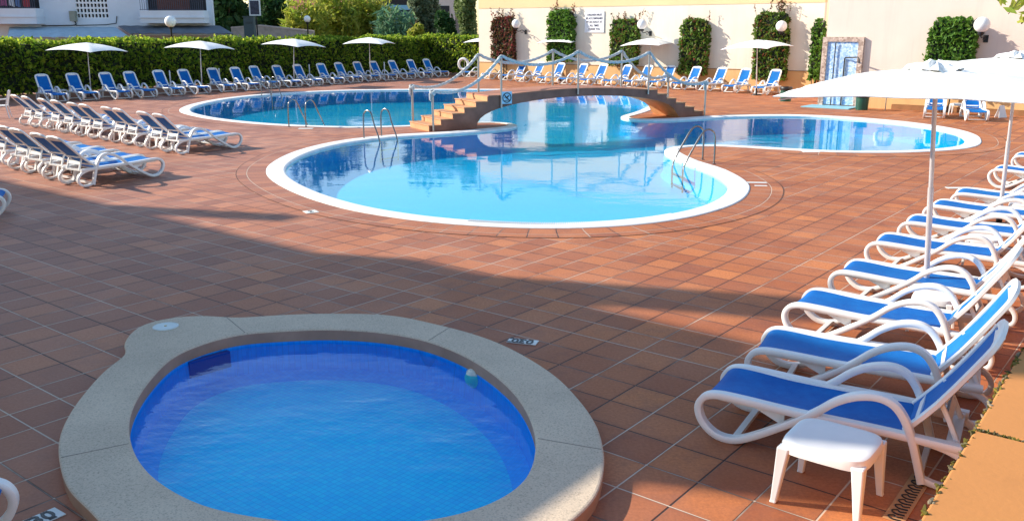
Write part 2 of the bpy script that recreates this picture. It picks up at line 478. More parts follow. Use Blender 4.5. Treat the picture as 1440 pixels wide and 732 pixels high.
def lump(p, f=1.0):
    x, y, z = p[:, 0]*f, p[:, 1]*f, p[:, 2]*f
    return (np.sin(x*2.1+y*1.3)+np.sin(y*2.7-z*1.9+1)+np.sin(z*3.1+x*1.7+2)+np.sin((x+y+z)*4.3)*.5)/3.5
def hedge_points(c, ax, half, dens, rough=.12):
    c = np.array(c); A = [np.array(a) for a in ax]; out = []
    for i in range(3):
        j, k = [q for q in range(3) if q != i]
        for sgn in (-1, 1):
            if i == 2 and sgn < 0: continue
            n = int(4*half[j]*half[k]*dens)
            u = rng.uniform(-half[j], half[j], n); v = rng.uniform(-half[k], half[k], n)
            p = c+A[i]*sgn*half[i]+u[:, None]*A[j]+v[:, None]*A[k]
            d = lump(p)*rough+rng.normal(0, rough*.45, n)
            out.append(p+A[i]*sgn*d[:, None])
    return np.vstack(out)
def crown_points(clumps, n, thick=.35):
    out = []
    tot = sum(r[0]*r[1]+r[1]*r[2]+r[0]*r[2] for c, r in clumps)
    for c, r in clumps:
        k = int(n*(r[0]*r[1]+r[1]*r[2]+r[0]*r[2])/tot)
        d = rng.normal(size=(k, 3)); d /= np.linalg.norm(d, axis=1)[:, None]
        p = d*np.array(r)
        q = p+np.array(c)
        s = 1+lump(q, 1.5)*.22-np.abs(rng.normal(0, thick, k))*.5
        out.append(np.array(c)+p*s[:, None])
    return np.vstack(out)

# =================================================================== POOLS
def ground_path(px, n=6, step=.22, z=0.0):
    P = [G(x, y, z) for x, y in px]; P = [Vector((p.x, p.y, 0)) for p in P]
    return resample(catmull(P, n, True), step)
MAIN = [(1055,266),(1047,279),(1025,291),(985,303),(930,313),(860,319.5),(780,322),(700,320),(620,314.5),(550,306),(480,293),(420,274),(385,256),(374,243),(380,231),(405,217),(440,206),(480,198),(520,193),(560,189.5),(597,187.5),(640,185),(674,182),(705,179),(717,176),(705,173.5),(675,173),(625,176),(571,178.5),(500,180),(452,179),(400,177.3),(340,173),(290,167),(262,161),(252.5,157),(256,151.5),(275,145.5),(310,139),(360,133.5),(420,129.5),(480,127),(540,126),(600,125.5),(670,125.5),(760,126),(840,127),(900,131),(925,138),(930,146),(915,155),(898,161),(884,165.3),(898,167.6),(926,167.5),(960,166),(999,163.5),(1050,162),(1110,161.5),(1170,163.5),(1230,167.5),(1290,173.5),(1340,181),(1370,189),(1380,197),(1376,205),(1350,210.5),(1300,214),(1240,215.5),(1170,214.5),(1110,211.5),(1060,208.5),(1010,206),(970,206.5),(953,210),(960,217),(985,228),(1015,237),(1040,249),(1052,258)]
D = ground_path(MAIN)
def relax(P, k):
    N = len(P)
    for _ in range(k): P = [(P[i-1]+P[i]*2+P[(i+1) % N])/4 for i in range(N)]
    return P
D = relax(D, 2)
Wd = offset(D, .40, 6)
def kz(px, z): return [Vector((p.x, p.y, 0)) for p in (G(x, y, z) for x, y in px)]
KT = .11
KOUT = [(176,497),(174,484),(184,467),(205,454),(243,445.6),(286,443),(333,445.6),(395,442),(460,440),(545,442),(609,454),(673,471),(724,492),(780,526.6),(818,565),(840,599),(849,633),(849,659),(839.6,693),(815,722),(770,755),(700,790),(600,815),(490,824),(380,815),(280,797),(200,768),(150,740),(124,714),(98,688.5),(85.6,659),(82,624.6),(90,595),(111,560.7),(145,522)]
KIN = [(181,598),(188,569),(209,535),(243,501),(286,482),(337,469),(401,464),(460,462),(524,465),(588,475),(639,492.5),(682,516),(720,548),(741,578),(752,607.6),(753,633),(746,660),(727,684),(690,706),(643,721),(588,731),(510,737),(427,733),(350,723),(290,710),(243,688.5),(209,663),(188,633)]
kout = relax(resample(catmull(kz(KOUT, KT), 6, True), .08), 1)
kin = relax(resample(catmull(kz(KIN, KT), 6, True), .08), 3)

BIG = [Vector((-400, -60, 0)), Vector((400, -60, 0)), Vector((400, 700, 0)), Vector((-400, 700, 0))]
deckhole_main = offset(D, .05)
deckhole_kid = offset(kin, -.12)
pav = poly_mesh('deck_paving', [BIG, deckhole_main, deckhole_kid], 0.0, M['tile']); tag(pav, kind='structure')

# main pool: one built thing (coping, basin), water separate
pool = empty('swimming_pool', (0, 0, 0), 0, 'large free-form swimming pool with white rounded edge, spanned by the arched footbridge', 'swimming pool')
m = MB()
Wi = offset(D, .36, 6)
strips(m, [at_z(D, -.05), at_z(D, .012), at_z(offset(D, .02), .022), at_z(Wi, .014), at_z(Wd, -.004), at_z(Wd, -.16)])
m.build('coping', M['coping'], pool, smooth=False)
wall_ = offset(Wd, .012, 0)
DEP = -.62
fl_ = offset(Wd, .10, 3)
m = MB(); strips(m, [at_z(wall_, -.10), at_z(wall_, DEP+.12), at_z(fl_, DEP)])
m.build('basin_wall', M['pool_wall'], pool)
poly_mesh('basin_floor', [fl_], DEP, M['pool_floor'], pool)
wt = poly_mesh('pool_water', [offset(Wd, -.004)], -.045, M['water']); tag(wt, kind='structure')
# overflow grate strip along the near edge of the front lobe
def near_idx(P, q): return min(range(len(P)), key=lambda i: (P[i]-q).length)
def sub(P, i0, i1):
    N = len(P); out = []; i = i0
    while True:
        out.append(P[i]);
        if i == i1: break
        i = (i+1) % N
    return out
i0, i1 = near_idx(D, G(965, 306)), near_idx(D, G(640, 317))
outer = resample(sub(Wi, i0, i1), .035, False)
m = MB()
for k in range(len(outer)-1):
    a = outer[k]; t = (outer[k+1]-a).normalized(); nrm = Vector((-t.y, t.x, 0))
    if area2(D) < 0: nrm = -nrm
    c = a-nrm*.06; c.z = .0195
    m.box(c, (.016, .16, .007), ax=(t, nrm, Z))
m.build('overflow_grate', mat('grate_plastic', (.62, .62, .60), .5), pool)

# ring of radial tiles round the front lobe and the right lobe
def ring(i0, i1, w):
    path = resample([p for p in sub(D, i0, i1)], .2, False); N = len(path); nr = []
    sg = 1 if area2(D) > 0 else -1
    for i in range(N):
        t = (path[min(N-1, i+1)]-path[max(0, i-1)]).normalized(); nr.append(-Vector((-t.y, t.x, 0))*sg)
    o_ = [p+n*w for p, n in zip(path, nr)]
    vs = [Vector((p.x, p.y, .004)) for p in path]+[Vector((p.x, p.y, .004)) for p in o_]
    me = bpy.data.meshes.new('pool_surround'); fs = [(i, i+1, N+i+1, N+i) for i in range(N-1)]
    me.from_pydata([tuple(v) for v in vs], [], fs); me.materials.append(M['tile_ring'])
    uv = me.uv_layers.new(name='UV'); s = [0]
    for a, b in zip(path, path[1:]): s.append(s[-1]+(b-a).length)
    for p in me.polygons:
        for li in p.loop_indices:
            v = me.loops[li].vertex_index
            uv.data[li].uv = (s[v % N], .0 if v < N else w)
    if me.polygons[0].normal.z < 0: me.flip_normals()
    o = link('pool_surround', me); tag(o, kind='structure')
    # dark curved expansion joint
    j1 = [p+n*(w+.0) for p, n in zip(path, nr)]; j2 = [p+n*(w+.013) for p, n in zip(path, nr)]
    mm = MB(); strips(mm, [at_z(j1, .007), at_z(j2, .007)], closed=False)
    q = mm.build('expansion_joint', mat('joint', (.09, .05, .035), .9)); tag(q, kind='structure')
    if q.data.polygons[0].normal.z < 0: q.data.flip_normals()
ring(near_idx(D, G(1020, 239)), near_idx(D, G(520, 193)), .62)
ring(near_idx(D, G(1150, 163)), near_idx(D, G(1110, 211.5)), .62)
ring(near_idx(D, G(452, 179)), near_idx(D, G(600, 125.5)), .62)

# kids pool
kp = empty('paddling_pool', (0, 0, 0), 0, 'small round paddling pool with wide speckled grey stone rim', 'paddling pool')
ki2 = offset(kin, -.02)
m = MB()
def ring_between(m, A, B, z1, z2, mi=0):
    # A outer, B inner with different counts: resample to same count by angle
    pass
def by_angle(P, c, n):
    ang = [(math.atan2(p.y-c.y, p.x-c.x), p) for p in P]; ang.sort(key=lambda t: t[0])
    out = []
    for k in range(n):
        a = -math.pi+2*math.pi*k/n; d = Vector((math.cos(a), math.sin(a), 0)); best = None
        for i in range(len(P)):
            p, q = P[i]-c, P[(i+1) % len(P)]-c; e = q-p
            den = d.x*e.y-d.y*e.x
            if abs(den) < 1e-9: continue
            t = (p.x*e.y-p.y*e.x)/den; s = (p.x*d.y-p.y*d.x)/den
            if t > 0 and -1e-6 <= s <= 1+1e-6 and (best is None or t > best): best = t
        out.append(c+d*best)
    return out
kc = sum(kin, Vector((0, 0, 0)))/len(kin)
NA = 220
ko, kn = by_angle(kout, kc, NA), by_angle(kin, kc, NA)
def lerpP(A, B, t): return [a.lerp(b, t) for a, b in zip(A, B)]
strips(m, [at_z(ko, KT-.012), at_z(lerpP(ko, kn, .015), KT-.003), at_z(lerpP(ko, kn, .04), KT), at_z(lerpP(ko, kn, .95), KT), at_z(lerpP(ko, kn, .985), KT-.004), at_z(kn, KT-.015)])
strips(m, [at_z(lerpP(ko, kn, .01), -.01), at_z(ko, KT-.012)], mi=1)
strips(m, [at_z(kn, KT-.015), at_z(lerpP(ko, kn, .99), -.01)], mi=1)
m.build('stone_rim', [M['granite'], M['stone_side']], kp)
kw = offset(kn, .0)
kf = offset(kn, .16, 4)
m = MB(); strips(m, [at_z(offset(kn, -.01), -.005), at_z(kn, -.31), at_z(kf, -.37)])
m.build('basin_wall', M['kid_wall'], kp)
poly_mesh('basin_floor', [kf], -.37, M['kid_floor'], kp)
wt = poly_mesh('paddling_pool_water', [offset(kn, -.008)], -.03, M['water_kid']); tag(wt, kind='structure')
# rim joints
RJ = mat('rim_joint', (.27, .23, .19), .9)
for k in (18, 62, 97, 150, 186):
    a, b = lerpP(ko, kn, .03)[k], lerpP(ko, kn, .96)[k]
    d = (b-a).normalized(); m = MB(); m.box((a+b)/2+Z*(KT+.0006), ((b-a).length, .006, .003), ax=(d, Vector((-d.y, d.x, 0)), Z)); m.build('rim_joint', RJ, kp)
# skimmer opening on the far left wall, lamp on the right wall
p = G(280, 492, 0); q = G(311, 487, 0)
sk = empty('skimmer_cover', G(233, 459, KT), 0, 'round white skimmer lid set in the stone rim bulge', 'lid')
m = MB(); m.lathe((0, 0, 0), [(.125, -.01), (.125, .006), (.118, .010), (.108, .010), (.106, .007), (.02, .009), (.0001, .009)], 36); m.build('lid_plate', varied('lid_plastic', (.60, .66, .64), .5, .08, 5), sk, True)
m = MB(); m.lathe((0, 0, 0), [(.014, .009), (.014, .013), (.0001, .013)], 14); m.build('lid_screw', mat('brass', (.45, .33, .12), .35, 1), sk)
dn = (kc-Vector((p.x, p.y, 0))).normalized()
pw = min(kn, key=lambda v: (v-Vector((p.x, p.y, 0))).length)
tt = Vector((-dn.y, dn.x, 0))
m = MB(); m.box(pw+dn*.03+Z*(-.10), (.06, .42, .16), ax=(dn, tt, Z)); m.build('skimmer_mouth', mat('skimmer_dark', (.0, .045, .30), .5), kp)
p = G(662, 524, -.02); pw = min(kn, key=lambda v: (v-Vector((p.x, p.y, 0))).length)
dn = (kc-pw).normalized(); rz = math.atan2(dn.y, dn.x)
lt = empty('pool_light', pw+Z*(-.075)+dn*.0, rz, 'round pale underwater lamp on the wall of the paddling pool', 'lamp')
m = MB()
prof = [(.0001, .06), (.03, .058), (.055, .046), (.068, .028), (.078, .012), (.09, .008), (.092, -.02)]
vs = []; n = 24
for r_, x_ in prof:
    for k in range(n): a = 2*math.pi*k/n; vs.append((x_, r_*math.cos(a), r_*math.sin(a)))
m.add(vs, [(i*n+k, i*n+(k+1) % n, (i+1)*n+(k+1) % n, (i+1)*n+k) for i in range(len(prof)-1) for k in range(n)])
m.build('lamp_housing', varied('lamp_plastic', (.55, .60, .55), .35, .1, 8), lt, True)

# =================================================================== depth markers and floor plates
def marker(px, py, rz, w, h, txt, label, size=.14, border=False, flip=False):
    e = empty('depth_marker', G(px, py), rz, label, 'depth marker', 'depth marker tiles set in the paving')
    m = MB(); m.box((0, 0, .006), (w, h, .006))
    if border:
        n = int(w/.045)
        for i in range(n):
            for s in (-1, 1):
                if i % 2 == 0: m.box((-w/2+(i+.5)*w/n, s*(h/2-.016), .0105), (w/n*.95, .02, .002), mi=1)
    m.build('tile_plate', [varied('marker_white', (.72, .74, .70), .5, .06, 6), M['black']], e)
    if txt:
        t = text_mesh('numerals', txt, size, M['black'], e, bold=.003); t.location = (0, 0, .0115)
        t.rotation_euler = (0, 0, math.pi if flip else 0)
    return e
marker(735, 480.5, -.30, .30, .13, '030', 'white tile reading 030 between the paddling pool rim and sunlit paving', .15, True, True)
marker(52, 733, .95, .30, .14, '030', 'white tile reading 030 beside the lounger foot at lower left corner', .15, True, False)
marker(437, 298, .55, .22, .22, '2', 'small square white tile with a figure near the left end of the round pool lobe', .16)
marker(1063, 257, -.1, .42, .13, '', 'long pale marker plate at the right tip of the round pool lobe')
marker(1070, 261.5, -.1, .24, .10, '', 'short pale plate just below the long plate at right tip of the round lobe')
marker(1345, 264.5, .0, .38, .16, '', 'blank white plate in the paving behind the row of near loungers')
marker(1140, 213.6, .0, .42, .2, '', 'pale plate on the near edge of the right pool lobe')
marker(430, 181, .0, .45, .25, '', 'pale plate on the paving by the far left pool ladder')
marker(915, 163.0+0.2, .0, .3, .1, '', 'thin pale plate on the bank under the right foot of the footbridge') if False else None

# =================================================================== LOUNGER
def side_path():
    a = [(.10, .335), (.40, .345), (.74, .352), (1.2, .352), (1.6, .368), (1.80, .368), (1.90, .335), (1.945, .26), (1.93, .17), (1.87, .09), (1.77, .035), (1.64, .035), (1.50, .10), (1.30, .225), (1.08, .38), (.94, .50), (.80, .575), (.66, .60), (.55, .565), (.47, .47), (.41, .33), (.36, .17), (.32, .03)]
    return [(p.x, p.z) for p in catmull([Vector((x, 0, z)) for x, z in a], 4)]
def rear_path():
    a = [(.34, .06), (.22, .03), (.10, .04), (.03, .10), (.03, .19), (.10, .27), (.24, .32), (.42, .34)]
    return [(p.x, p.z) for p in catmull([Vector((x, 0, z)) for x, z in a], 4)]
def make_lounger(ang):
    root = empty('sun_lounger', (0, 0, 0))
    for s in (-1, 1):
        m = MB()
        m.band(side_path(), s*.325, .038, .026, shift=s*.007)
        m.band(rear_path(), s*.322, .028, .022)
        m.build('side_frame', M['white_plastic'], root, True)
    m = MB()                                    # rails and cross bars
    for s in (-1, 1): m.band([(.12, .325), (.74, .330), (1.3, .337), (1.80, .346)], s*.284, .020, .030)
    m.box((1.80, 0, .345), (.06, .60, .035)); m.box((.50, 0, .325), (.05, .60, .03)); m.box((.18, 0, .325), (.05, .60, .03)); m.box((1.64, 0, .05), (.05, .62, .03)); m.box((.34, 0, .06), (.04, .62, .04))
    # folded front leg plates
    for s in (-1, 1):
        m.add([(1.62, s*.27, .34), (1.30, s*.27, .34), (1.30, s*.27, .20), (1.62, s*.25, .34), (1.30, s*.25, .34), (1.30, s*.25, .20)], [(0, 1, 2), (3, 5, 4), (0, 3, 4, 1), (1, 4, 5, 2), (0, 2, 5, 3)])
    m.build('seat_frame', M['white_plastic'], root, True)
    # sling
    sp = [(.44, .366), (.70, .358), (1.1, .357), (1.4, .362), (1.62, .378), (1.78, .384), (1.86, .372), (1.905, .335)]
    sp = [(p.x, p.z) for p in catmull([Vector((x, 0, z)) for x, z in sp], 3)]
    m = MB(); ny = 6; vs = []; fs = []
    for x, z in sp:
        for j in range(ny+1):
            y = -.268+.536*j/ny; vs.append((x, y, z-.014*(1-(2*j/ny-1)**2)))
    n = ny+1
    for i in range(len(sp)-1):
        for j in range(ny): fs.append((i*n+j, i*n+j+1, (i+1)*n+j+1, (i+1)*n+j))
    vs2 = [(x, y, z-.006) for x, y, z in vs]; k = len(vs)
    m.add(vs+vs2, fs+[tuple(q+k for q in f[::-1]) for f in fs]+[(i*n, (i+1)*n, (i+1)*n+k, i*n+k) for i in range(len(sp)-1)]+[(i*n+ny, i*n+ny+k, (i+1)*n+ny+k, (i+1)*n+ny) for i in range(len(sp)-1)])
    m.build('seat_sling', M['sling'], root, True)
    # backrest: local frame with x running up the back, hinge at origin
    bk = MB(); L = .90; hw = .262
    loop = [(0, -hw), (.3, -hw), (L-.14, -hw+.005), (L-.04, -hw+.03), (L, -hw+.11), (L+.012, 0), (L, hw-.11), (L-.04, hw-.03), (L-.14, hw-.005), (.3, hw), (0, hw)]
    LP = catmull([Vector((x, y, .03*math.sin(x/L*math.pi)*-1)) for x, y in loop], 3)
    N = len(LP); vs = []; fs = []
    for i, p in enumerate(LP):
        t = (LP[min(N-1, i+1)]-LP[max(0, i-1)]).normalized(); nn = Vector((-t.y, t.x, 0)).normalized()
        for a, b in ((-.034, -.014), (-.034, .014), (-.02, .021), (.02, .021), (.034, .014), (.034, -.014), (.02, -.02), (-.02, -.02)): vs.append(p+nn*a+Z*b)
    for i in range(N-1):
        for k in range(8): fs.append((i*8+k, i*8+(k+1) % 8, (i+1)*8+(k+1) % 8, (i+1)*8+k))
    fs.append(tuple(range(8))); fs.append(tuple((N-1)*8+k for k in range(8)))
    bk.add(vs, fs)
    bk.box((.10, 0, -.02), (.05, .5, .03)); bk.box((L-.03, 0, -.012), (.09, .40, .022)); bk.box((.36, 0, -.045), (.04, .5, .02))
    b = bk.build('backrest', M['white_plastic'], root, True); b.location = (.47, 0, .368)
    b.rotation_euler = (0, 0, math.pi)
    b.rotation_mode = 'XYZ'
    # rotate: x axis of back points head-ward (-x) and up by ang
    c_, s_ = math.cos(ang), math.sin(ang)
    rot = Matrix(((-c_, 0, s_), (0, -1, 0), (s_, 0, c_)))
    b.rotation_euler = rot.to_euler('XYZ')
    m = MB(); vs = []; fs = []; nx = 8
    for side in (0, 1):
        for i in range(nx+1):
            x = .01+(L-.01)*i/nx
            for j in range(ny+1):
                w = .236 if x < L-.1 else .236-.09*((x-L+.1)/.1)**2
                y = -w+2*w*j/ny; vs.append((x, y, -.03*math.sin(x/L*math.pi)+.008-.012*(1-(2*j/ny-1)**2)-side*.006))
    for side in (0, 1):
        o_ = side*(nx+1)*n
        for i in range(nx):
            for j in range(ny):
                f = (o_+i*n+j, o_+i*n+j+1, o_+(i+1)*n+j+1, o_+(i+1)*n+j); fs.append(f if side == 0 else f[::-1])
    m.add(vs, fs); m.build('backrest_sling', M['sling'], b, True)
    # support strut from back down to the rails
    m = MB(); hx, hz = .47-c_*.34, .365+s_*.34
    bx_ = .14
    for s in (-1, 1): m.band([(hx, hz-.03), ((hx+bx_)/2, (hz+.33)/2+.0), (bx_, .335)], s*.205, .016, .016)
    m.box(((hx+bx_)/2, 0, (hz+.33)/2), (.07, .40, .02), ax=(Vector((hx-bx_, 0, hz-.34)).normalized(), Vector((0, 1, 0)), Vector((-(hz-.34), 0, hx-bx_)).normalized()))
    m.box((bx_, 0, .33), (.04, .46, .03))
    m.build('support_strut', M['white_plastic'], root, True)
    return root
ORD = ['first', 'second', 'third', 'fourth', 'fifth', 'sixth', 'seventh', 'eighth', 'ninth', 'tenth', 'eleventh', 'twelfth', 'thirteenth', 'fourteenth', 'fifteenth', 'sixteenth', 'seventeenth', 'eighteenth']
protos = {}; first_used = {}
def put_lounger(foot, d, kind, ang, label, group, scale=1.0, jit=.045):
    # foot: ground point under the foot end; d: unit vector head -> foot
    if kind not in protos: protos[kind] = make_lounger(ang); o = protos[kind]
    else: o = copy_tree(protos[kind])
    d = Vector((d[0], d[1], 0)).normalized()
    if jit: d = (Matrix.Rotation(random.uniform(-jit, jit), 3, 'Z')@d)
    o.location = Vector((foot[0], foot[1], 0))-d*1.9*scale; o.rotation_euler = (0, 0, math.atan2(d.y, d.x)); o.scale = (scale,)*3
    tag(o, label, 'sun lounger', group); return o

# hedge row: back top pixel x, foot pixel
hedge_row = [(50,88,145),(95,132,142.5),(137,179,140.5),(179,214,138.5),(215,254,135.5),(255,290,133.5),(291,327,130.5),(325,361,128.5),(352,389,125.5),(382,420,124),(415,450,122),(445,480,119.7),(470,506,117.5),(497,531,115.6),(521,555,114.4),(547,581,112.6),(570,605,110.8),(594,628,109.2)]
dh = Vector((.70, -.71, 0))
for i, (bx_, fx, fy) in enumerate(hedge_row):
    extra = {0: ', the one nearest the white chair', 17: ', the one nearest the life ring'}.get(i, '')
    put_lounger(G(fx-3, fy-.5), dh, 'steep', R(54), f'hedge-side blue lounger, {ORD[i]} from the left{extra}', 'loungers in front of the clipped hedge')
wall_row = [(654,109.5),(681,112.5),(706,114.5),(729,116.5),(759,118.5),(789,120),(818,121.5),(851,123),(880,124),(915,125),(949,127),(985,129),(1022,131.5),(1064,134)]
dw = Vector((-.66, -.75, 0))
for i, (fx, fy) in enumerate(wall_row):
    extra = {0: ', nearest the hedge corner', 13: ', beside the green bin'}.get(i, '')
    put_lounger(G(fx+2, fy-.5), dw, 'steep', R(54), f'blue sling lounger along the cream wall, {ORD[i]} from the left{extra}', 'loungers along the cream wall')
for i, (fx, fy, d_, lb) in enumerate([(1313, 168, (-.42, -.9), 'blue sling lounger against the orange wall, left of the small white table'), (1374, 172, (-.36, -.93), 'blue sling lounger against the orange wall, right of the small white table')]):
    put_lounger(G(fx, fy-1), Vector((*d_, 0)), 'steep', R(54), lb, 'loungers by the orange wall', .95)
# left rows seen from behind
dl = Vector((.61, .79, 0)); rowd = Vector((-.73, .68, 0))
last = Vector((-7.42, 23.6, 0))
for k in range(5):
    for j in range(2):
        f = last+rowd*(2.17*k+.88*j)+Vector((.05*math.sin(k*3), .04*math.cos(k*5), 0))
        i = k*2+j
        nm = ['front-most one by the pool', 'second from the pool end', 'third from the pool end', 'fourth from the pool end', 'fifth from the pool end', 'sixth from the pool end', 'seventh from the pool end', 'eighth from the pool end', 'ninth from the pool end', 'last one, furthest from the pool'][i]
        put_lounger(f, dl, 'mid', R(43), f'blue lounger seen from behind, farther left row, {nm}', 'left row of loungers farther from the camera')
dl2 = Vector((.52, .855, 0)); last2 = Vector((-7.72, 18.95, 0))
for k in range(3):
    for j in range(2):
        i = k*2+j
        if i > 4: continue
        f = last2+rowd*(2.07*k+.84*j)
        nm = ['right-most one with its whole seat showing', 'second from its right end', 'third from its right end', 'fourth from its right end', 'fifth, cut by the left picture edge'][i]
        put_lounger(f, dl2, 'mid', R(43), f'blue lounger seen from behind, nearer left row, {nm}', 'left row of loungers nearer the camera')
put_lounger(G(10, 301)+Vector((-.02, 0, 0)), Vector((.93, .36, 0)), 'mid', R(43), 'white lounger foot in the shade at the left picture edge', 'single loungers cut by the picture edge')
put_lounger(G(4, 792)+Vector((-.02, .0, 0)), Vector((.85, .30, 0)), 'mid', R(43), 'white lounger foot at the lower left picture corner', 'single loungers cut by the picture edge')
# near right row
dr = Vector((-.87, .49, 0)).normalized()
near = [(985,570),(1052,507),(1105,441),(1170,394),(1220,352),(1265,323),(1302,299),(1338,281),(1393,246),(1424,226)]
nn = ['nearest one beside the white plastic stool', 'second nearest one, its seat in shade', 'third from the camera with a faded foot end', 'fourth from the camera, left of the parasol pole', 'fifth from the camera, crossed by the near parasol pole', 'sixth from the camera', 'seventh from the camera', 'eighth from the camera, crossed by the second parasol pole', 'ninth from the camera, beyond the blank white plate', 'farthest one at the right picture edge']
for i, (x, y) in enumerate(near):
    p = G(x, y, .25)
    d_ = dr if i < 2 else Vector((-.82, .57, 0)).normalized()
    perp = Vector((d_.y, -d_.x, 0)); perp = perp if perp.y > 0 else -perp
    # leftmost visible loop is the near corner of the foot end
    put_lounger(Vector((p.x, p.y, 0))+perp*.34-d_*.03, d_, 'low', R(56), f'blue lounger, right-hand row, {nn[i]}', 'right-hand row of loungers', .97)

# =================================================================== TABLES / STOOL / CHAIR
def make_stool(name, w, d, h, label, group=None, cat='table'):
    root = empty(name, (0, 0, 0), 0, label, cat, group)
    m = MB(); N = 32; vs = []; fs = []
    def sq(rx, ry, z, e=4.5):
        out = []
        for k in range(N):
            a = 2*math.pi*k/N; c, s = math.cos(a), math.sin(a)
            out.append((math.copysign(abs(c)**(2/e), c)*rx, math.copysign(abs(s)**(2/e), s)*ry, z))
        return out
    lv = [sq(w/2*.0001, d/2*.0001, h-.004), sq(w/2*.80, d/2*.80, h-.004), sq(w/2*.9, d/2*.9, h), sq(w/2*.97, d/2*.97, h-.008), sq(w/2, d/2, h-.03), sq(w/2, d/2, h-.07), sq(w/2-.012, d/2-.012, h-.07), sq(w/2-.02, d/2-.02, h-.03), sq(.001, .001, h-.03)]
    for l in lv: vs += l
    for i in range(len(lv)-1):
        for k in range(N): fs.append((i*N+k, i*N+(k+1) % N, (i+1)*N+(k+1) % N, (i+1)*N+k))
    m.add(vs, fs); m.build('table_top', M['white_plastic'], root, True)
    for sx in (-1, 1):
        for sy in (-1, 1):
            m = MB(); x0, y0 = sx*(w/2-.045), sy*(d/2-.045); x1, y1 = sx*(w/2-.01), sy*(d/2-.01)
            a0, a1 = .045, .026
            pts = []
            for (x, y, z, a) in ((x1, y1, 0, a1), (x1-sx*.003, y1-sy*.003, .02, a1*.9), ((x0+x1)/2, (y0+y1)/2, h*.5, .034), (x0+sx*.004, y0+sy*.004, h-.04, a0)):
                pts.append([(x-a*.8, y-a*.8, z), (x+a*.8, y-a*.8, z), (x+a*.8, y+a*.8, z), (x-a*.8, y+a*.8, z)])
            vs = [v for q in pts for v in q]; fs = [(0, 1, 2, 3), (12, 13, 14, 15)]
            for i in range(3):
                for k in range(4): fs.append((i*4+k, i*4+(k+1) % 4, (i+1)*4+(k+1) % 4, (i+1)*4+k))
            m.add(vs, fs); bevel(m.build('leg', M['white_plastic'], root), .008)
    return root
st = make_stool('side_table', .50, .48, .42, 'low white plastic stool-like table beside the nearest lounger', None)
st.location = G(1163, 700); st.scale = (1.12, 1.12, 1.04); st.rotation_euler = (0, 0, R(-37))
tb = make_stool('side_table', .50, .46, .40, 'x', None)
tabs = [(86,138.5,'between the first and second loungers by the hedge'),(172,134.5,'between the third and fourth loungers by the hedge'),(248,130.5,'between the fifth and sixth loungers by the hedge'),(317,126,'between the seventh and eighth loungers by the hedge'),(443,118.5,'left of the third parasol by the hedge'),(497,114.5,'left of the fourth parasol by the hedge'),(1070,131,'under the parasol by the cream wall, beside the dark bin'),(900,122,'by the cream wall right of the seventh parasol'),(1345,161,'between the two loungers at the orange wall')]
for i, (x, y, l) in enumerate(tabs):
    o = tb if i == 0 else copy_tree(tb)
    p = G(x, y); o.location = p; o.rotation_euler = (0, 0, TH); tag(o, 'low white table '+l, 'table', 'low white tables between loungers')
def near_slot(i, j, back):
    a, b = G(*near[i], .25), G(*near[j], .25); c = (a+b)/2
    perp = Vector((.57, .82, 0))
    return Vector((c.x, c.y, 0))+perp*.34+Vector((.82, -.57, 0))*back
for (i, j, l) in ((2, 3, 'between the third and fourth loungers of the right-hand row'), (4, 5, 'between the fifth and sixth loungers of the right-hand row'), (6, 7, 'between the seventh and eighth loungers of the right-hand row')):
    o = copy_tree(tb); o.location = near_slot(i, j, 1.15); o.rotation_euler = (0, 0, R(-33)); o.scale = (.8, .8, .95); tag(o, 'low white table '+l, 'table', 'low white tables between loungers')
for k in range(5):
    o = copy_tree(tb)
    if k < 4:
        o.location = last+rowd*(2.17*k+1.52)-dl*1.35; o.rotation_euler = (0, 0, TH); l = ['between the first and second pairs', 'between the second and third pairs', 'between the third and fourth pairs', 'between the fourth and fifth pairs'][k]+' of farther left loungers'
    else:
        o.location = last2+rowd*1.46-dl2*1.35; o.rotation_euler = (0, 0, TH); l = 'between the two pairs of the nearer left lounger row'
    o.scale = (.75, .75, .95)
    tag(o, 'low white table '+l, 'table', 'low white tables between loungers')
# white slatted chair at left edge
ch = empty('garden_chair', G(3, 166), R(200), 'white plastic chair with a slatted back at the left picture edge', 'chair')
m = MB(); m.box((0, 0, .43), (.46, .46, .035)); bevel(m.build('seat', M['white_plastic'], ch), .012)
for sx in (-1, 1):
    for sy in (-1, 1):
        m = MB(); m.tube([(sx*.27, sy*.25, 0), (sx*.20, sy*.21, .43)], [.022, .03], 6); m.build('leg', M['white_plastic'], ch)
m = MB()
for k in range(7):
    y = -.19+.38*k/6; m.box((-.27, y*1.05, .70), (.018, .034, .48), ax=(Vector((.97, 0, .2)), Vector((0, 1, 0)), Vector((-.2, 0, .97))))
m.tube([(-.20, -.22, .44), (-.27, -.235, .7), (-.33, -.21, .93), (-.335, 0, .955), (-.33, .21, .93), (-.27, .235, .7), (-.20, .22, .44)], .018, 6)
m.build('backrest', M['white_plastic'], ch, True)
m = MB()
for s in (-1, 1): m.tube([(.2, s*.24, .43), (.2, s*.25, .62), (-.25, s*.24, .66)], .018, 6)
m.build('armrest', M['white_plastic'], ch, True)

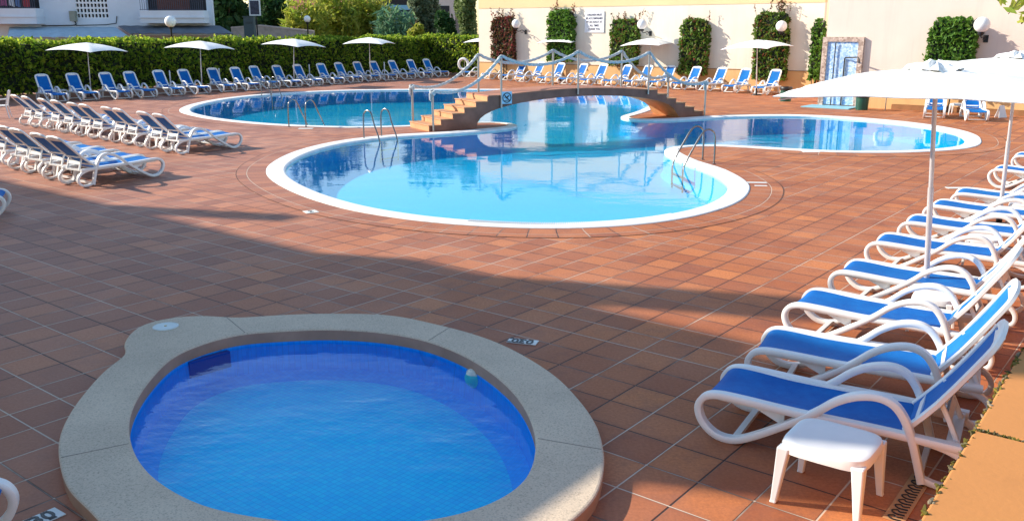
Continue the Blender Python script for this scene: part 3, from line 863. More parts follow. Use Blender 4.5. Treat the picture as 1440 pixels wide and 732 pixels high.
# =================================================================== PARASOLS
def parasol(base, top, half, rz, label, crumple=False, big=False, drop=.36):
    base = Vector(base); top = Vector(top); h = (top-base).length
    root = empty('parasol', base, 0, label, 'parasol', 'white parasols round the pool')
    ax = (top-base).normalized(); rot = Z.rotation_difference(ax); root.rotation_mode = 'XYZ'; root.rotation_euler = (rot.to_matrix()@Matrix.Rotation(rz, 3, 'Z')).to_euler('XYZ')
    r = .031 if big else .028
    RM = rot.to_matrix()@Matrix.Rotation(rz, 3, 'Z')
    lv = (lambda p: (RM@Vector((p.x, p.y, 0))).z) if big else (lambda p: 0.0)
    m = MB(); m.lathe((0, 0, 0), [(r, .12), (r, h*.52)], 14); m.lathe((0, 0, 0), [(r*.78, h*.5), (r*.78, h)], 14)
    m.build('pole', M['parasol_pole'], root, True)
    m = MB(); m.lathe((0, 0, 0), [(.045, .0), (.045, .30), (.030, .31), (.030, .34), (r, .34)], 14); m.lathe((0, 0, 0), [(.0001, .03), (.24, .03), (.25, .0)], 24)
    m.build('base_socket', M['black'], root, True)
    # square canopy with drooped corners
    NR = 9; NS = 10; ch_ = drop
    vs = []; fs = []
    for i in range(NR+1):
        t = i/NR
        for k in range(4):
            for j in range(NS):
                f = j/NS
                a0 = math.pi/2*k; a1 = a0+math.pi/2
                c0 = Vector((math.cos(a0), math.sin(a0), 0)); c1 = Vector((math.cos(a1), math.sin(a1), 0))
                e = c0.lerp(c1, f)
                sag = 4*f*(1-f)
                p = e*half*t*(1-.05*sag*t)
                z = -ch_*(.30*t+.70*t**2.2)+((.12 if big else .2)*ch_)*sag*t-.03*sag*math.sin(math.pi*t)
                if crumple: z += .006*math.sin(f*19+k*3+t*9)*t
                vs.append((p.x, p.y, h+z+.02-lv(p)))
    n = 4*NS
    for i in range(NR):
        for k in range(n):
            fs.append((i*n+k, i*n+(k+1) % n, (i+1)*n+(k+1) % n, (i+1)*n+k))
    # valance thickness
    k0 = len(vs)
    vs2 = [(x*.998, y*.998, z-.008) for x, y, z in vs]
    m = MB(); m.add(vs+vs2, fs+[tuple(q+k0 for q in f[::-1]) for f in fs]+[(NR*n+k, NR*n+(k+1) % n, NR*n+(k+1) % n+k0, NR*n+k+k0) for k in range(n)])
    m.build('canopy', M['canvas'], root, True)
    # gathered cap
    m = MB(); NC = 28; vs = []; fs = []
    for i, (rr, zz) in enumerate([(.02, .10), (.10, .085), (.20, .06), (.30, .025), (.34, .0)]):
        for k in range(NC):
            a = 2*math.pi*k/NC
            w = 1+(.18*math.sin(3*a+i)+.12*math.sin(7*a+2*i) if crumple else 0)*(i > 0)
            zw = (.022*math.sin(5*a+i*1.3)+.018*math.sin(9*a)) if crumple else 0
            s_ = .8 if crumple else 1.0
            vs.append((rr*w*math.cos(a)*s_, rr*w*math.sin(a)*s_, h+zz*(1.0 if crumple else .5)+zw*(i > 0)+(0.0 if crumple else -.02)-lv(Vector((rr*w*math.cos(a)*s_, rr*w*math.sin(a)*s_, 0)))))
    for i in range(4):
        for k in range(NC): fs.append((i*NC+k, i*NC+(k+1) % NC, (i+1)*NC+(k+1) % NC, (i+1)*NC+k))
    m.add(vs, fs); m.build('vent_cap', M['canvas'], root, True)
    for k in range(4):
        a = math.pi/2*k; d = Vector((math.cos(a), math.sin(a), 0))
        m = MB(); m.tube([(0, 0, h-.03), d*(half*.5)+Z*(h-.10*1.15-.05-lv(d*half*.5)), d*(half*.96)+Z*(h-ch_*.93-.03-lv(d*half*.96))], .009, 6); m.build('rib', M['parasol_pole'], root)
    return root
far_par = [(122,61,128.5,136),(281,58.5,284.3,128.5),(413,55.5,413.5,121.5),(519,53.5,521.3,114.5),(687,52.5,687.5,107),(794,51.5,794.5,114),(915,54.5,914.5,120.5),(1065,57,1063.5,134)]
lab = ['leftmost one by the hedge', 'second from the left by the hedge', 'third from the left by the hedge', 'fourth from the left by the hedge', 'one at the hedge corner near the life ring', 'one in front of the green plant left of the notice', 'one by the cream wall above the right end of the bridge', 'one by the cream wall nearest the shower']
for i, (tx, ty, bx_, by_) in enumerate(far_par):
    b = G(bx_, by_); t = atY(tx, ty, b.y)
    parasol(b, t, 1.72, [.5, .55, .35, .6, .2, .15, .1, .0][i], 'white parasol, '+lab[i])
b = G(1301, 430); t = atY(1317, 99, b.y)
parasol(b, t, 1.97, R(197), 'large white parasol standing among the right-hand loungers, nearest the camera', True, True, .25)
b = G(1404, 318); t = atY(1432, 82, b.y)
parasol(b, t, 2.0, R(197), 'white parasol at the right picture edge, partly behind the nearest parasol', True, True, .26)

# =================================================================== BRIDGE
B0 = Vector((-2.51, 27.2, 0)); BD = Vector((.878, .479, 0)).normalized(); BN = Vector((-BD.y, BD.x, 0))
BW = 1.5
br = empty('footbridge', B0+BD*5.3, 0, 'arched stone footbridge with stepped ends and rope handrails over the pool', 'footbridge')
br.location = (0, 0, 0)
def bp(t, n, z): return B0+BD*t+BN*n+Z*z
def top_z(t): return 1.0+.13*math.sin(math.pi*min(1, max(0, (t-2.4)/5.8)))
prof_top = []
for k in range(6): prof_top += [(-.02+.4*k, .0+.1635*k), (-.02+.4*k, .1635*(k+1))]
for k in range(13): t = 2.4+5.8*k/12; prof_top.append((t, top_z(t)-.02))
for k in range(6):
    t = 8.2+.415*(k+1); z = .98-.1635*k
    prof_top += [(t, z), (t, z-.1635)]
prof_top[-1] = (8.2+.415*6, .0)
arch = []
for k in range(25):
    a = math.pi*k/24; t = 5.55+3.95*math.cos(a); arch.append((t, .88*math.sin(a)**.75 if math.sin(a) > 1e-6 else 0))
arch = [(t, z) for t, z in arch if z > .0][:]
bot = [(9.62, .0)]+arch+[(1.60, .0)]
outline = [(-.02, -.0)]+[p for p in prof_top[1:]]+bot
# side faces
m = MB()
for n_, s in ((0, 1), (BW, -1)):
    loop = [bp(t, n_, z) for t, z in outline]
    tr = tessellate_polygon([[Vector((t, z, 0)) for t, z in outline]])
    m.add(loop, tr)
m.build('side_wall', M['bridge_side'], br)
m = MB()
for (t1, z1), (t2, z2) in zip(prof_top, prof_top[1:]):
    if (t1, z1) != (t2, z2): m.add([bp(t1, 0, z1), bp(t2, 0, z2), bp(t2, BW, z2), bp(t1, BW, z1)], [(0, 1, 2, 3)])
m.build('deck_body', M['bridge_step'], br)
m = MB()
for (t1, z1), (t2, z2) in zip(bot, bot[1:]): m.add([bp(t1, 0, z1), bp(t2, 0, z2), bp(t2, BW, z2), bp(t1, BW, z1)], [(0, 1, 2, 3)])
m.build('soffit', M['bridge_soffit'], br)
# treads with nosing, deck tiles
for k in range(6):
    for (t, z) in ((.18+.4*k, .1635*(k+1)), (8.2+.415*(k+.5), .98-.1635*k)):
        if k == 5 and t < 5: continue
        m = MB(); m.box(bp(t, BW/2, z+.013), (.45, BW+.05, .026), ax=(BD, BN, Z)); bevel(m.build('step_tread', M['bridge_step'], br), .006)
m = MB()
for k in range(14):
    t0 = 2.0+6.25*k/14; t1 = 2.0+6.25*(k+1)/14-.012
    za, zb = top_z(t0)-.018, top_z(t1)-.018
    vs = [bp(t0, -.03, za), bp(t1, -.03, zb), bp(t1, BW+.03, zb), bp(t0, BW+.03, za)]; vs += [v+Z*.035 for v in vs]
    m.add(vs, [(0, 1, 2, 3), (4, 5, 6, 7), (0, 1, 5, 4), (1, 2, 6, 5), (2, 3, 7, 6), (3, 0, 4, 7)])
m.build('deck_tiles', varied('bridge_deck_tile', (.40, .17, .10), .7, .15, 3, .2, 30), br)
posts = {0: [], 1: []}
for side, n_ in ((0, -.05), (1, BW+.05)):
    ts = [(.10, .0, 1.22), (2.45, .62, 2.21), (5.30, .95, 2.32), (8.17, .85, 2.26), (10.70, .0, 1.20)]
    if side: ts = [(.10, .15, 1.30), (2.45, .9, 2.22), (5.30, 1.05, 2.32), (8.17, .95, 2.27), (10.30, .15, 1.42)]
    if not side: ts[4] = (10.72, .0, 1.22)
    for i, (t, z0, z1) in enumerate(ts):
        p = bp(t, n_, 0)
        m = MB(); m.lathe(p, [(.036, z0), (.036, z1-.03), (.0001, z1-.02)], 12); m.lathe(p, [(.036, z1-.05), (.055, z1-.03), (.055, z1+.01), (.0001, z1+.04)], 12)
        m.build('rail_post', M['post'], br, True); posts[side].append(p+Z*z1)
    mids = []
    P = posts[side]
    rope = []
    for i in range(4):
        a, b_ = P[i], P[i+1]; L = (b_-a).length
        for k in range(16):
            f = k/16; s = 4*f*(1-f)
            sag = (.42, .34, .34, .46)[i]
            rope.append(a.lerp(b_, f)-Z*(sag*s))
    rope.append(P[4])
    rope = catmull(rope, 2)
    m = MB(); vs0 = len(rope)
    m.tube(rope, .040, 8)
    # twisted strands
    for ph in range(3):
        hp = []
        for i, p in enumerate(rope):
            for u in (0, .5):
                if i == len(rope)-1 and u: continue
                q = p.lerp(rope[min(i+1, len(rope)-1)], u)
                a = (i+u)*1.15+ph*2.094
                tdir = (rope[min(i+1, len(rope)-1)]-rope[max(i-1, 0)]).normalized(); xx = tdir.cross(Z).normalized(); yy = tdir.cross(xx)
                hp.append(q+(xx*math.cos(a)+yy*math.sin(a))*.022)
        m.tube(hp, .030, 6)
    m.build('handrail_rope', M['rope'], br, True)
    for e in (0, 4):
        m = MB(); c = P[e]-Z*.06
        for q in range(3):
            ring_ = [c+Vector((.06*math.cos(a), .06*math.sin(a), .03*(q-1)+.025*math.sin(2*a+q))) for a in [2*math.pi*k/14 for k in range(14)]]
            m.tube(ring_, .035, 6, True)
        m.tube([c+BD*(-.02), c-BD*.07-Z*.02, c-BD*.08-Z*.2, c-BD*.05-Z*.24], [.03, .045, .03, .02], 6)
        m.build('rope_knot', M['rope'], br, True)
# no diving plate
sg = empty('no_diving_sign', bp(2.63, -.075, .93), math.atan2(BD.y, BD.x), 'pale blue square plate with a no-diving symbol on the bridge side', 'sign')
m = MB(); m.box((0, 0, 0), (.36, .02, .38)); m.build('plate', mat('pale_blue_plate', (.38, .62, .78), .5), sg)
m = MB()
rg = [Vector((.145*math.cos(a), -.014, .145*math.sin(a))) for a in [2*math.pi*k/32 for k in range(32)]]
m.tube(rg, .014, 6, True); m.box((0, -.016, 0), (.28, .006, .026), ax=(Vector((.72, 0, -.69)), Vector((0, 1, 0)), Vector((.69, 0, .72))))
m.tube([(.05, -.013, .05), (-.02, -.013, -.01), (-.06, -.013, .03), (-.09, -.013, .0)], [.022, .018, .012, .008], 6); m.tube([(.02, -.013, .03), (.0, -.013, -.08)], [.012, .006], 6); m.lathe((.07, -.014, .06), [(.0001, -.02), (.02, 0), (.0001, .02)], 8)
m.tube([(-.10, -.013, -.10), (-.05, -.013, -.085), (0, -.013, -.10), (.05, -.013, -.085), (.10, -.013, -.10)], .008, 6)
m.build('symbol', M['black'], sg)

# =================================================================== LADDERS
def ladder(bases, dwat, h, reach, label, r=.021, steps=True):
    c = (bases[0]+bases[1])/2
    root = empty('pool_ladder', c, 0, label, 'pool ladder', 'steel pool ladders')
    d = Vector(dwat).normalized()
    feet = []
    for b in bases:
        q = b-c
        pts = [q, q+Z*(h*.55), q+Z*(h*.86)+d*.03, q+Z*h*.98+d*.12, q+Z*h+d*.24, q+Z*h*.90+d*.36, q+Z*(h*.52)+d*(reach*.72), q+Z*.04+d*reach, q-Z*.25+d*(reach+.05), q-Z*.85+d*(reach+.02)]
        m = MB(); m.tube(catmull(pts, 4), r, 10); m.build('rail', M['steel'], root, True)
        m = MB(); m.lathe(q, [(.05, 0), (.05, .012), (r, .02)], 16); m.build('flange', M['steel'], root, True)
        feet.append(q)
    s_ = feet[1]-feet[0]; mid = (feet[0]+feet[1])/2
    for k in range(3):
        m = MB(); m.box(mid+d*(reach+.03)-Z*(.28+.25*k), (s_.length, .09, .03), ax=(s_.normalized(), d, Z)); m.build('tread', M['steel'], root)
ladder([G(512, 195), G(536.5, 192)], (.75, -.66, 0), .80, .66, 'steel pool ladder on the left edge of the front lobe, beside the bridge steps')
ladder([G(1004, 230.5), G(988, 224.5)], (-.93, -.37, 0), .80, .78, 'steel pool ladder on the small right-hand peninsula')
ladder([G(406.5, 178.5), G(430.5, 179)], (.62, .78, 0), .84, .72, 'steel pool ladder on the near edge of the far left lobe')
ladder([G(368, 134.5), G(382, 133.5)], (.80, -.60, 0), .84, .70, 'small steel pool ladder on the hedge side of the far left lobe')

# =================================================================== LIFE RINGS, BINS, POSTS
def life_ring(base, c, face, rad, label, post_h, lean=0.0):
    root = empty('life_ring', base, 0, label, 'life ring', 'life rings on posts')
    f = Vector(face).normalized(); s = Vector((-f.y, f.x, 0)); q = c-base
    m = MB(); m.tube([q+(s*math.cos(a)+Z*math.sin(a))*rad for a in [2*math.pi*k/36 for k in range(36)]], rad*.26, 12, True); m.build('ring', M['white_plastic'], root, True)
    m = MB(); m.tube([Vector((0, 0, 0))-f*.12, Vector((0, 0, post_h))-f*.12], .02, 8); m.tube([Vector((0, 0, post_h*.93))-f*.12, q+Z*rad*.9], .012, 6); m.build('post', M['post'], root, True)
    m = MB()
    for k in range(4):
        a = math.pi/4+math.pi/2*k; p = q+(s*math.cos(a)+Z*math.sin(a))*rad; t = s*-math.sin(a)+Z*math.cos(a)
        m.tube([p-t*.05, p+t*.05], rad*.275, 12)
    m.build('band', mat('ring_band', (.60, .61, .60), .5), root, True)
b = G(652, 110); life_ring(b, Vector((b.x, b.y, 0))+Z*.88, (-.4, -.9, 0), .33, 'white life ring on a post by the hedge corner', 1.3)
b = G(1246, 156); life_ring(b, Vector((b.x, b.y, 0))+Z*.90, (-.1, -1, 0), .31, 'white life ring on a stand before the orange wall, beneath the near parasol', 1.25)
def bin_(px, py, label, r=.26, h=.62):
    root = empty('litter_bin', G(px, py), 0, label, 'bin', 'dark green bins')
    m = MB(); m.lathe((0, 0, 0), [(.0001, .0), (r*.86, .0), (r*.93, h*.8), (r*.93, h*.82)], 24); m.build('body', M['green_plastic'], root, True)
    m = MB(); m.lathe((0, 0, 0), [(r*.95, h*.76), (r, h*.80), (r, h*.97), (r*.94, h), (r*.80, h), (r*.78, h*.9), (.0001, h*.86)], 24); m.build('rim', M['black'], root, True)
bin_(1104.5, 142.5, 'round dark green bin with black rim at the end of the cream-wall loungers')
bin_(1211.5, 154.5, 'round dark green bin to the right of the blue shower panel')
# thin bollard-like lamp stakes among the hedge loungers
for x, y, l in ((241, 126, 'fifth and sixth'), (310, 121.5, 'seventh and eighth'), (436, 113, 'eleventh and twelfth'), (541, 108, 'fifteenth and sixteenth')):
    root = empty('stake', G(x, y+3), 0, f'thin white stake at the foot of the hedge behind the {l} loungers', 'stake', 'thin white stakes along the hedge')
    m = MB(); m.lathe((0, 0, 0), [(.035, 0), (.035, 1.0), (.02, 1.04), (.0001, 1.05)], 10); m.build('shaft', M['white_paint'], root, True)
    m = MB(); m.lathe((0, 0, 0), [(.09, 0), (.09, .03), (.035, .04)], 12); m.build('foot', M['white_paint'], root, True)

# =================================================================== WALLS (right background)
def wall_pt(px, py): return G(px, py)
A1 = G(1150, 129.9); A1.z = 0
def w1(s, out=0.0, z=0.0): return A1-W*s-U*out+Z*z         # s metres to the left of the corner, out toward the pool
bw = empty('boundary_wall', (0, 0, 0), 0, 'long cream rendered wall with orange base band and yellow top behind the loungers', 'wall')
LEN = None
AX = (W, U, Z)
_a, _b, _c = ray(674, 105); _k = _a/_b; LEN = (_k*A1.y-A1.x)/(-W.x+_k*W.y)
def wall_box(mb, s0, s1, out, z0, z1, th=.3, mi=0):
    c = w1((s0+s1)/2, out-th/2, (z0+z1)/2); mb.box(c, (abs(s1-s0), th, z1-z0), ax=AX, mi=mi)
m = MB(); wall_box(m, 0, LEN, 0, 1.02, 4.28); m.build('render_face', M['wall_cream'], bw)
m = MB(); wall_box(m, 0, LEN, .03, -.1, .99, .33); m.build('base_band', M['wall_orange'], bw)
m = MB(); wall_box(m, 0, LEN, .05, .99, 1.02, .35); m.build('band_ledge', varied('ledge', (.30, .16, .08), .8, .2, 3), bw)
m = MB(); wall_box(m, 0, LEN, .02, 4.28, 6.2, .32); m.build('upper_band', M['wall_yellow'], bw)
A2 = G(1150, 148.2)
def w2(s, out=0.0, z=0.0): return A2+W*s-U*out+Z*z
rw = empty('shower_wall', (0, 0, 0), 0, 'pinkish rendered wall with an orange base standing forward at the right', 'wall')
def wb2(mb, s0, s1, out, z0, z1, th=.3):
    mb.box(w2((s0+s1)/2, out-th/2, (z0+z1)/2), (abs(s1-s0), th, z1-z0), ax=AX)
dd = (A2-A1).dot(-U)
off = (A2-A1).dot(W)
# corner: the near wall block is deep enough to meet the far wall
m = MB(); wb2(m, 0.12, 40, 0, 1.0, 6.2, 1.6); m.build('render_face', M['wall_pink'], rw)
m = MB(); wb2(m, 2.9, 40, .03, .2, 1.0, .3); m.build('base_band', M['wall_orange'], rw)
m = MB(); wb2(m, 0.12, 40, .0, -.1, .995, 1.55); m.build('lower_core', M['wall_orange'], rw)
m = MB(); wb2(m, 2.9, 40, .045, 0, .19, .3); m.build('skirting', M['skirting'], rw)
# return wall between the two
m = MB(); c0 = w2(.0, -1.5); L_ = 8.0
m.box(w2(.30, -(1.6+L_/2-.02), 3.1), (.3, L_, 6.2), ax=AX); m.build('return_wall', M['wall_pink'], rw)

# shower panel
def on_w2(px, s=None):
    # distance s along wall 2 for a pixel column at ground line
    a, b_, c = ray(px, 150); k = a/b_
    # A2.x + W.x s = k (A2.y + W.y s)
    return (k*A2.y-A2.x)/(W.x-k*W.y)
s0, s1 = on_w2(1151), on_w2(1207)
shw = empty('shower_panel', w2((s0+s1)/2, .0, 0), math.atan2(W.y, W.x), 'outdoor shower: blue mosaic panel in speckled stone frame with black pipe', 'shower')
wd = abs(s1-s0); hs = 2.72
m = MB(); m.box((0, -.03, hs/2), (wd-.28, .06, hs-.14)); m.build('mosaic_panel', M['blue_mosaic'], shw)
m = MB()
for sx in (-1, 1): m.box((sx*(wd/2-.09), -.06, hs/2), (.20, .12, hs))
m.box((0, -.06, hs-.09), (wd-.38, .118, .18)); m.build('stone_frame', M['stone_frame'], shw)
m = MB(); m.tube([(-.28, -.12, .05), (-.28, -.12, 2.35), (-.27, -.14, 2.5)], .022, 8); m.lathe((-.28, -.12, .9), [(.05, -.05), (.05, .05)], 10); m.build('riser_pipe', M['black'], shw, True)
m = MB(); m.tube([(.12, -.10, .06), (.12, -.10, 1.0), (.12, -.10, 1.88), (.16, -.16, 1.93), (.75, -.5, 1.96), (.82, -.55, 1.9), (.84, -.56, 1.75)], .028, 8); m.build('shower_arm', M['black'], shw, True)
m = MB(); m.box((-.1, -.70, .02), (1.9, 1.25, .04)); bevel(m.build('shower_tray', mat('pale_blue_tray', (.25, .52, .62), .5), shw), .01)

# wall plants (climbing shrubs clipped to columns)
def col_plant(px0, px1, pyt, pyb, wallfn, label, mt, sprigs=0, base=A1, s_sign=-1, depth=.42, leafsz=.13, dens=150):
    def s_of(px):
        a, b_, c = ray(px, 130); k = a/b_; sg = W*s_sign
        return (k*base.y-base.x)/(sg.x-k*sg.y)
    sa, sb = s_of(px0), s_of(px1); sm = (sa+sb)/2; hw = abs(sa-sb)/2
    c = base+W*s_sign*sm-U*(depth/2)
    zt = atY((px0+px1)/2, pyt, c.y).z; zb = max(.05, atY((px0+px1)/2, pyb, c.y).z)
    root = empty('climbing_shrub', Vector((c.x, c.y, 0)), 0, label, 'shrub', 'clipped shrubs growing up the wall')
    cc = Vector((0, 0, (zt+zb)/2)); hz = (zt-zb)/2
    P = hedge_points(c*1.0+Z*((zt+zb)/2), AX, (hw, depth/2, hz), dens, .07)
    # round the top corners
    rel = (P-np.array(c)); sx = rel@np.array(W); top = (zt-P[:, 2])
    keep = ~((np.abs(sx) > hw*.72) & (top < .28*(np.abs(sx)-hw*.72)/(hw*.28)))
    P = P[keep]-np.array([c.x, c.y, 0])
    cv, cf = box_core(cc, AX, (hw*.88, depth*.36, hz*.95))
    leaves('foliage', P, leafsz, mt, root, core=(cv, cf, M['hedge_core']))
    m = MB(); m.tube([(0, 0, 0), (.02, 0, zb+hz)], .05, 6)
    for k in range(3): m.tube([(.12*(k-1), 0, 0), (.2*(k-1), 0, zb+.3)], .025, 5)
    m.build('stem', M['bark'], root)
    if sprigs:
        pts = []
        m = MB()
        for k in range(sprigs):
            sx = random.uniform(-hw*1.1, hw*1.1); h_ = random.uniform(.25, .75)
            a = W*sx+Z*(zt-.1); b_ = a+W*random.uniform(-.25, .25)+Z*h_; m.tube([a, (a+b_)/2+W*.03, b_], .008, 4)
            for q in range(9):
                f = .3+.7*q/8; pts.append(np.array(a.lerp(b_, f))+rng.normal(0, .05, 3))
        m.build('sprig_stems', M['bark'], root); leaves('sprig_leaves', pts, .085, M['leaf_red'], root)
    return root
col_plant(697, 726, 25, 88, None, 'reddish clipped shrub on the cream wall, nearest the hedge', M['leaf_red'], 9)
col_plant(774, 808, 16, 86, None, 'tall green clipped shrub just left of the painted notice', M['leaf_green'], 9)
col_plant(861, 897, 28, 92, None, 'green clipped shrub with a few red leaves right of the painted notice', M['leaf_mixed'], 7)
col_plant(958, 994, 28, 105, None, 'clipped shrub with red flowers midway along the cream wall', M['leaf_mixed'], 2)
col_plant(1060, 1104, 18, 112, None, 'broad green clipped shrub behind the parasol nearest the shower', M['leaf_mixed'], 12)
col_plant(1140, 1154, 30, 112, None, 'narrow dark climber in the wall corner beside the shower', M['leaf_green'], 0, depth=.5)
col_plant(1303, 1365, 28, 118, None, 'squarish green clipped shrub on the pinkish wall', M['leaf_green'], 0, base=A2, s_sign=1, depth=.55, leafsz=.11, dens=260)

# wall lamps
def wall_lamp(px, py, base, s_sign, label, r=.27):
    d = .95
    # point in a plane parallel to the wall, d in front
    q0 = base-U*d; a, b_, c = ray(px, py); Dv = Vector((a, b_, c)); nrm = U
    k = (q0-Vector((0, 0, H))).dot(nrm)/Dv.dot(nrm); g = Vector((0, 0, H))+Dv*k
    root = empty('wall_lamp', g+U*d, 0, label, 'lamp', 'globe lamps on curled wall brackets')
    gl = -U*d
    m = MB(); NN = 12
    m.lathe(gl, [(r*math.sin(math.pi*k/NN)+1e-4, -r*math.cos(math.pi*k/NN)) for k in range(NN+1)], 20); m.build('globe', M['globe'], root, True)
    m = MB(); m.lathe(gl-Z*(r+.05), [(.05, -.06), (.11, .0), (.12, .07), (.05, .09)], 14); m.build('cup', M['black'], root, True)
    m = MB(); m.tube(catmull([gl-Z*(r+.09), gl-Z*(r+.18)+U*.2, -U*.35-Z*(r+.10), -U*.12-Z*(r+.22), -U*.02-Z*(r+.22)], 5), .022, 8)
    m.tube(catmull([gl*.55-Z*(r+.14), gl*.45-Z*(r+.26), gl*.3-Z*(r+.24), gl*.32-Z*(r+.14)], 5), .014, 6)
    m.build('bracket', M['black'], root, True)
    m = MB(); m.box(-U*.015-Z*(r+.22), (.16, .03, .26), ax=AX); m.build('wall_plate', M['black'], root)
wall_lamp(726, 33.5, A1, -1, 'white globe lamp beside the reddish shrub')
wall_lamp(903, 34.5, A1, -1, 'white globe lamp between the painted notice and the red-flowered shrub')
wall_lamp(1099, 37, A1, -1, 'white globe lamp in front of the broad green shrub')
wall_lamp(1381, 35, A2, 1, 'white globe lamp on the pinkish wall at upper right', .27)

# notice
def s_of1(px):
    a, b_, c = ray(px, 30); k = a/b_; sg = -W
    return (k*A1.y-A1.x)/(sg.x-k*sg.y)
sa, sb = s_of1(823), s_of1(850); pc = w1((sa+sb)/2, .02)
zt, zb = atY(836, 16, pc.y).z, atY(836, 46, pc.y).z
nt = empty('notice_board', Vector((pc.x, pc.y, (zt+zb)/2)), math.atan2(W.y, W.x), 'white notice about children with dark lettering on the cream wall', 'sign')
wd = abs(sa-sb)
m = MB(); m.box((0, 0, 0), (wd, .05, zt-zb)); m.build('board', mat('notice_white', (.82, .82, .84), .6), nt)
t = text_mesh('lettering', 'CHILDREN MUST\nBE ACCOMPANIED\nBY AN ADULT AT\nALL TIMES\nTHANK YOU', .19, mat('notice_ink', (.05, .05, .09), .6), nt, bold=.004, spacing=1.25)
bb = [v.co for v in t.data.vertices]; tw = max(v.x for v in bb)-min(v.x for v in bb); cy = (max(v.y for v in bb)+min(v.y for v in bb))/2
sc = wd*.88/tw
for v in t.data.vertices: v.co.y -= cy
t.scale = (sc, min(sc*1.15, (zt-zb)*.86/((max(v.y for v in bb)-min(v.y for v in bb)))), 1); t.rotation_euler = (math.pi/2, 0, 0); t.location = (0, -.03, 0)

# small items by orange wall
wp = empty('floor_sign', G(1407, 165), R(10), 'small white folded floor sign by the orange wall at right', 'sign')
m = MB(); m.add([(-.16, -.12, 0), (.16, -.12, 0), (.09, 0, .42), (-.09, 0, .42), (-.16, .12, 0), (.16, .12, 0)], [(0, 1, 2, 3), (4, 3, 2, 5)])
q = m.build('board', M['white_paint'], wp); sd = q.modifiers.new('s', 'SOLIDIFY'); sd.thickness = .015
# =================================================================== HEDGES
# front line of the hedge runs along U
P0 = G(0, 139.5); HE = G(603, 104.3); UH = (HE-P0).normalized(); WH = Vector((UH.y, -UH.x, 0)); s_end = (HE-P0).dot(UH)
hedge_len = s_end+16
hd = empty('hedge', (0, 0, 0), 0, 'long clipped hedge, pale green on top and dark below, behind the left loungers', 'hedge')
c = P0+UH*(s_end-hedge_len/2)-WH*.65+Z*1.27
P = hedge_points(c, (UH, WH, Z), (hedge_len/2, .65, 1.20), 120, .15)
P = P[(P[:, 2] > .12)]
# cull what the near camera can never see (left beyond the frame far away, back side)
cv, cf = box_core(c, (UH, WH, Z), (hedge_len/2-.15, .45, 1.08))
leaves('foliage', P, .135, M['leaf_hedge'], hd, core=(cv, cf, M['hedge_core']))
m = MB()
for k in range(60):
    q = P0+UH*(s_end-hedge_len+hedge_len*(k+.5)/60)-WH*(.35+random.uniform(-.1, .1)); m.tube([q, q+Vector((random.uniform(-.1, .1), random.uniform(-.1, .1), .7))], .035, 5)
m.build('stems', M['bark'], hd)
hd2 = empty('hedge', (0, 0, 0), 0, 'short bright sunlit hedge return between the long hedge and cream wall', 'hedge')
Q0 = P0+UH*(s_end)
_a, _b, _c = ray(679, 105); _k = _a/_b; L2 = (_k*Q0.y-Q0.x)/(WH.x-_k*WH.y); print('L2', L2, 'LEN', LEN)
c = Q0+WH*(L2/2-.7)+UH*.6+Z*1.30
P = hedge_points(c, (UH, WH, Z), (.6, L2/2+.5, 1.27), 95, .11); P = P[P[:, 2] > .12]
cv, cf = box_core(c, (UH, WH, Z), (.42, L2/2+.4, 1.15))
leaves('foliage', P, .14, M['leaf_hedge'], hd2, core=(cv, cf, M['hedge_core']))
m = MB()
for k in range(8):
    q = Q0+WH*(k*.8-.2)+UH*.6; m.tube([q, q+Z*.8], .03, 5)
m.build('stems', M['bark'], hd2)
kb = MB(); kb.box(P0+UH*(s_end-hedge_len/2+.1)+WH*.06+Z*.07, (hedge_len, .12, .14), ax=(UH, WH, Z)); kb.box(Q0+WH*(L2/2+.1)-UH*.06+Z*.07, (L2, .12, .14), ax=(WH, UH, Z))
o = kb.build('hedge_kerb', varied('kerb_brown', (.30, .17, .11), .8, .2, 3, .2, 30)); tag(o, kind='structure')

# =================================================================== TREES beyond the hedge
def tree(px, pyt, Y, wpx, mt, label, base_w=.16, n=3500, leaf=.32, clumps=9, name='tree', stretch=1.6, up=None, zb=1.0, trunk=True, cat='tree'):
    sc = Y*1.0/1290
    c = atY(px, 60, Y); x0 = c.x; zt = atY(px, pyt, Y).z; hw = wpx*sc/2
    root = empty(name, Vector((x0, Y, 0)), 0, label, cat, 'trees and bushes beyond the hedge')
    cl = []
    for k in range(clumps):
        a = random.uniform(0, 6.28); rr = hw*random.uniform(.2, .68); zz = zb+(zt-zb)*random.uniform(.15, .85)
        taper = 1-.5*max(0, (zz-zb)/(zt-zb)-.5)
        cl.append(((math.cos(a)*rr*taper, math.sin(a)*rr*.7*taper, zz), (hw*random.uniform(.35, .52), hw*random.uniform(.3, .45), min((zt-zz)+.1, (zt-zb)*random.uniform(.2, .32)))))
    cl.append(((0, 0, (zt+zb)/2), (hw*.62, hw*.5, (zt-zb)*.46)))
    leaves('crown', crown_points(cl, n), leaf, mt, root, stretch=stretch, up=up)
    m = MB(); m.tube([(0, 0, 0), (.05, 0, zb+.3), (0, .1, (zt+zb)/2), (.1, 0, zt*.85)], [base_w, base_w*.8, base_w*.5, base_w*.15], 8)
    for k in range(5):
        a = k*1.3; m.tube([(0, 0, zb+.2+.3*k), (math.cos(a)*hw*.5, math.sin(a)*hw*.4, zb+(zt-zb)*.35+.35*k)], [base_w*.45, base_w*.12], 6)
    m.build('trunk', M['bark'], root, True)
    return root
tree(322, -60, 76, 78, M['leaf_dark'], 'dark leafy tree just right of the white apartment house', n=5000, leaf=.36)
tree(388, -50, 82, 66, M['leaf_dark'], 'dark tree behind the black framed panel', n=4200, leaf=.36)
tree(362, 20, 70, 40, M['leaf_dark'], 'low dark bush behind the grey cabinet', n=1800, leaf=.28, clumps=5, name='bush', cat='bush')
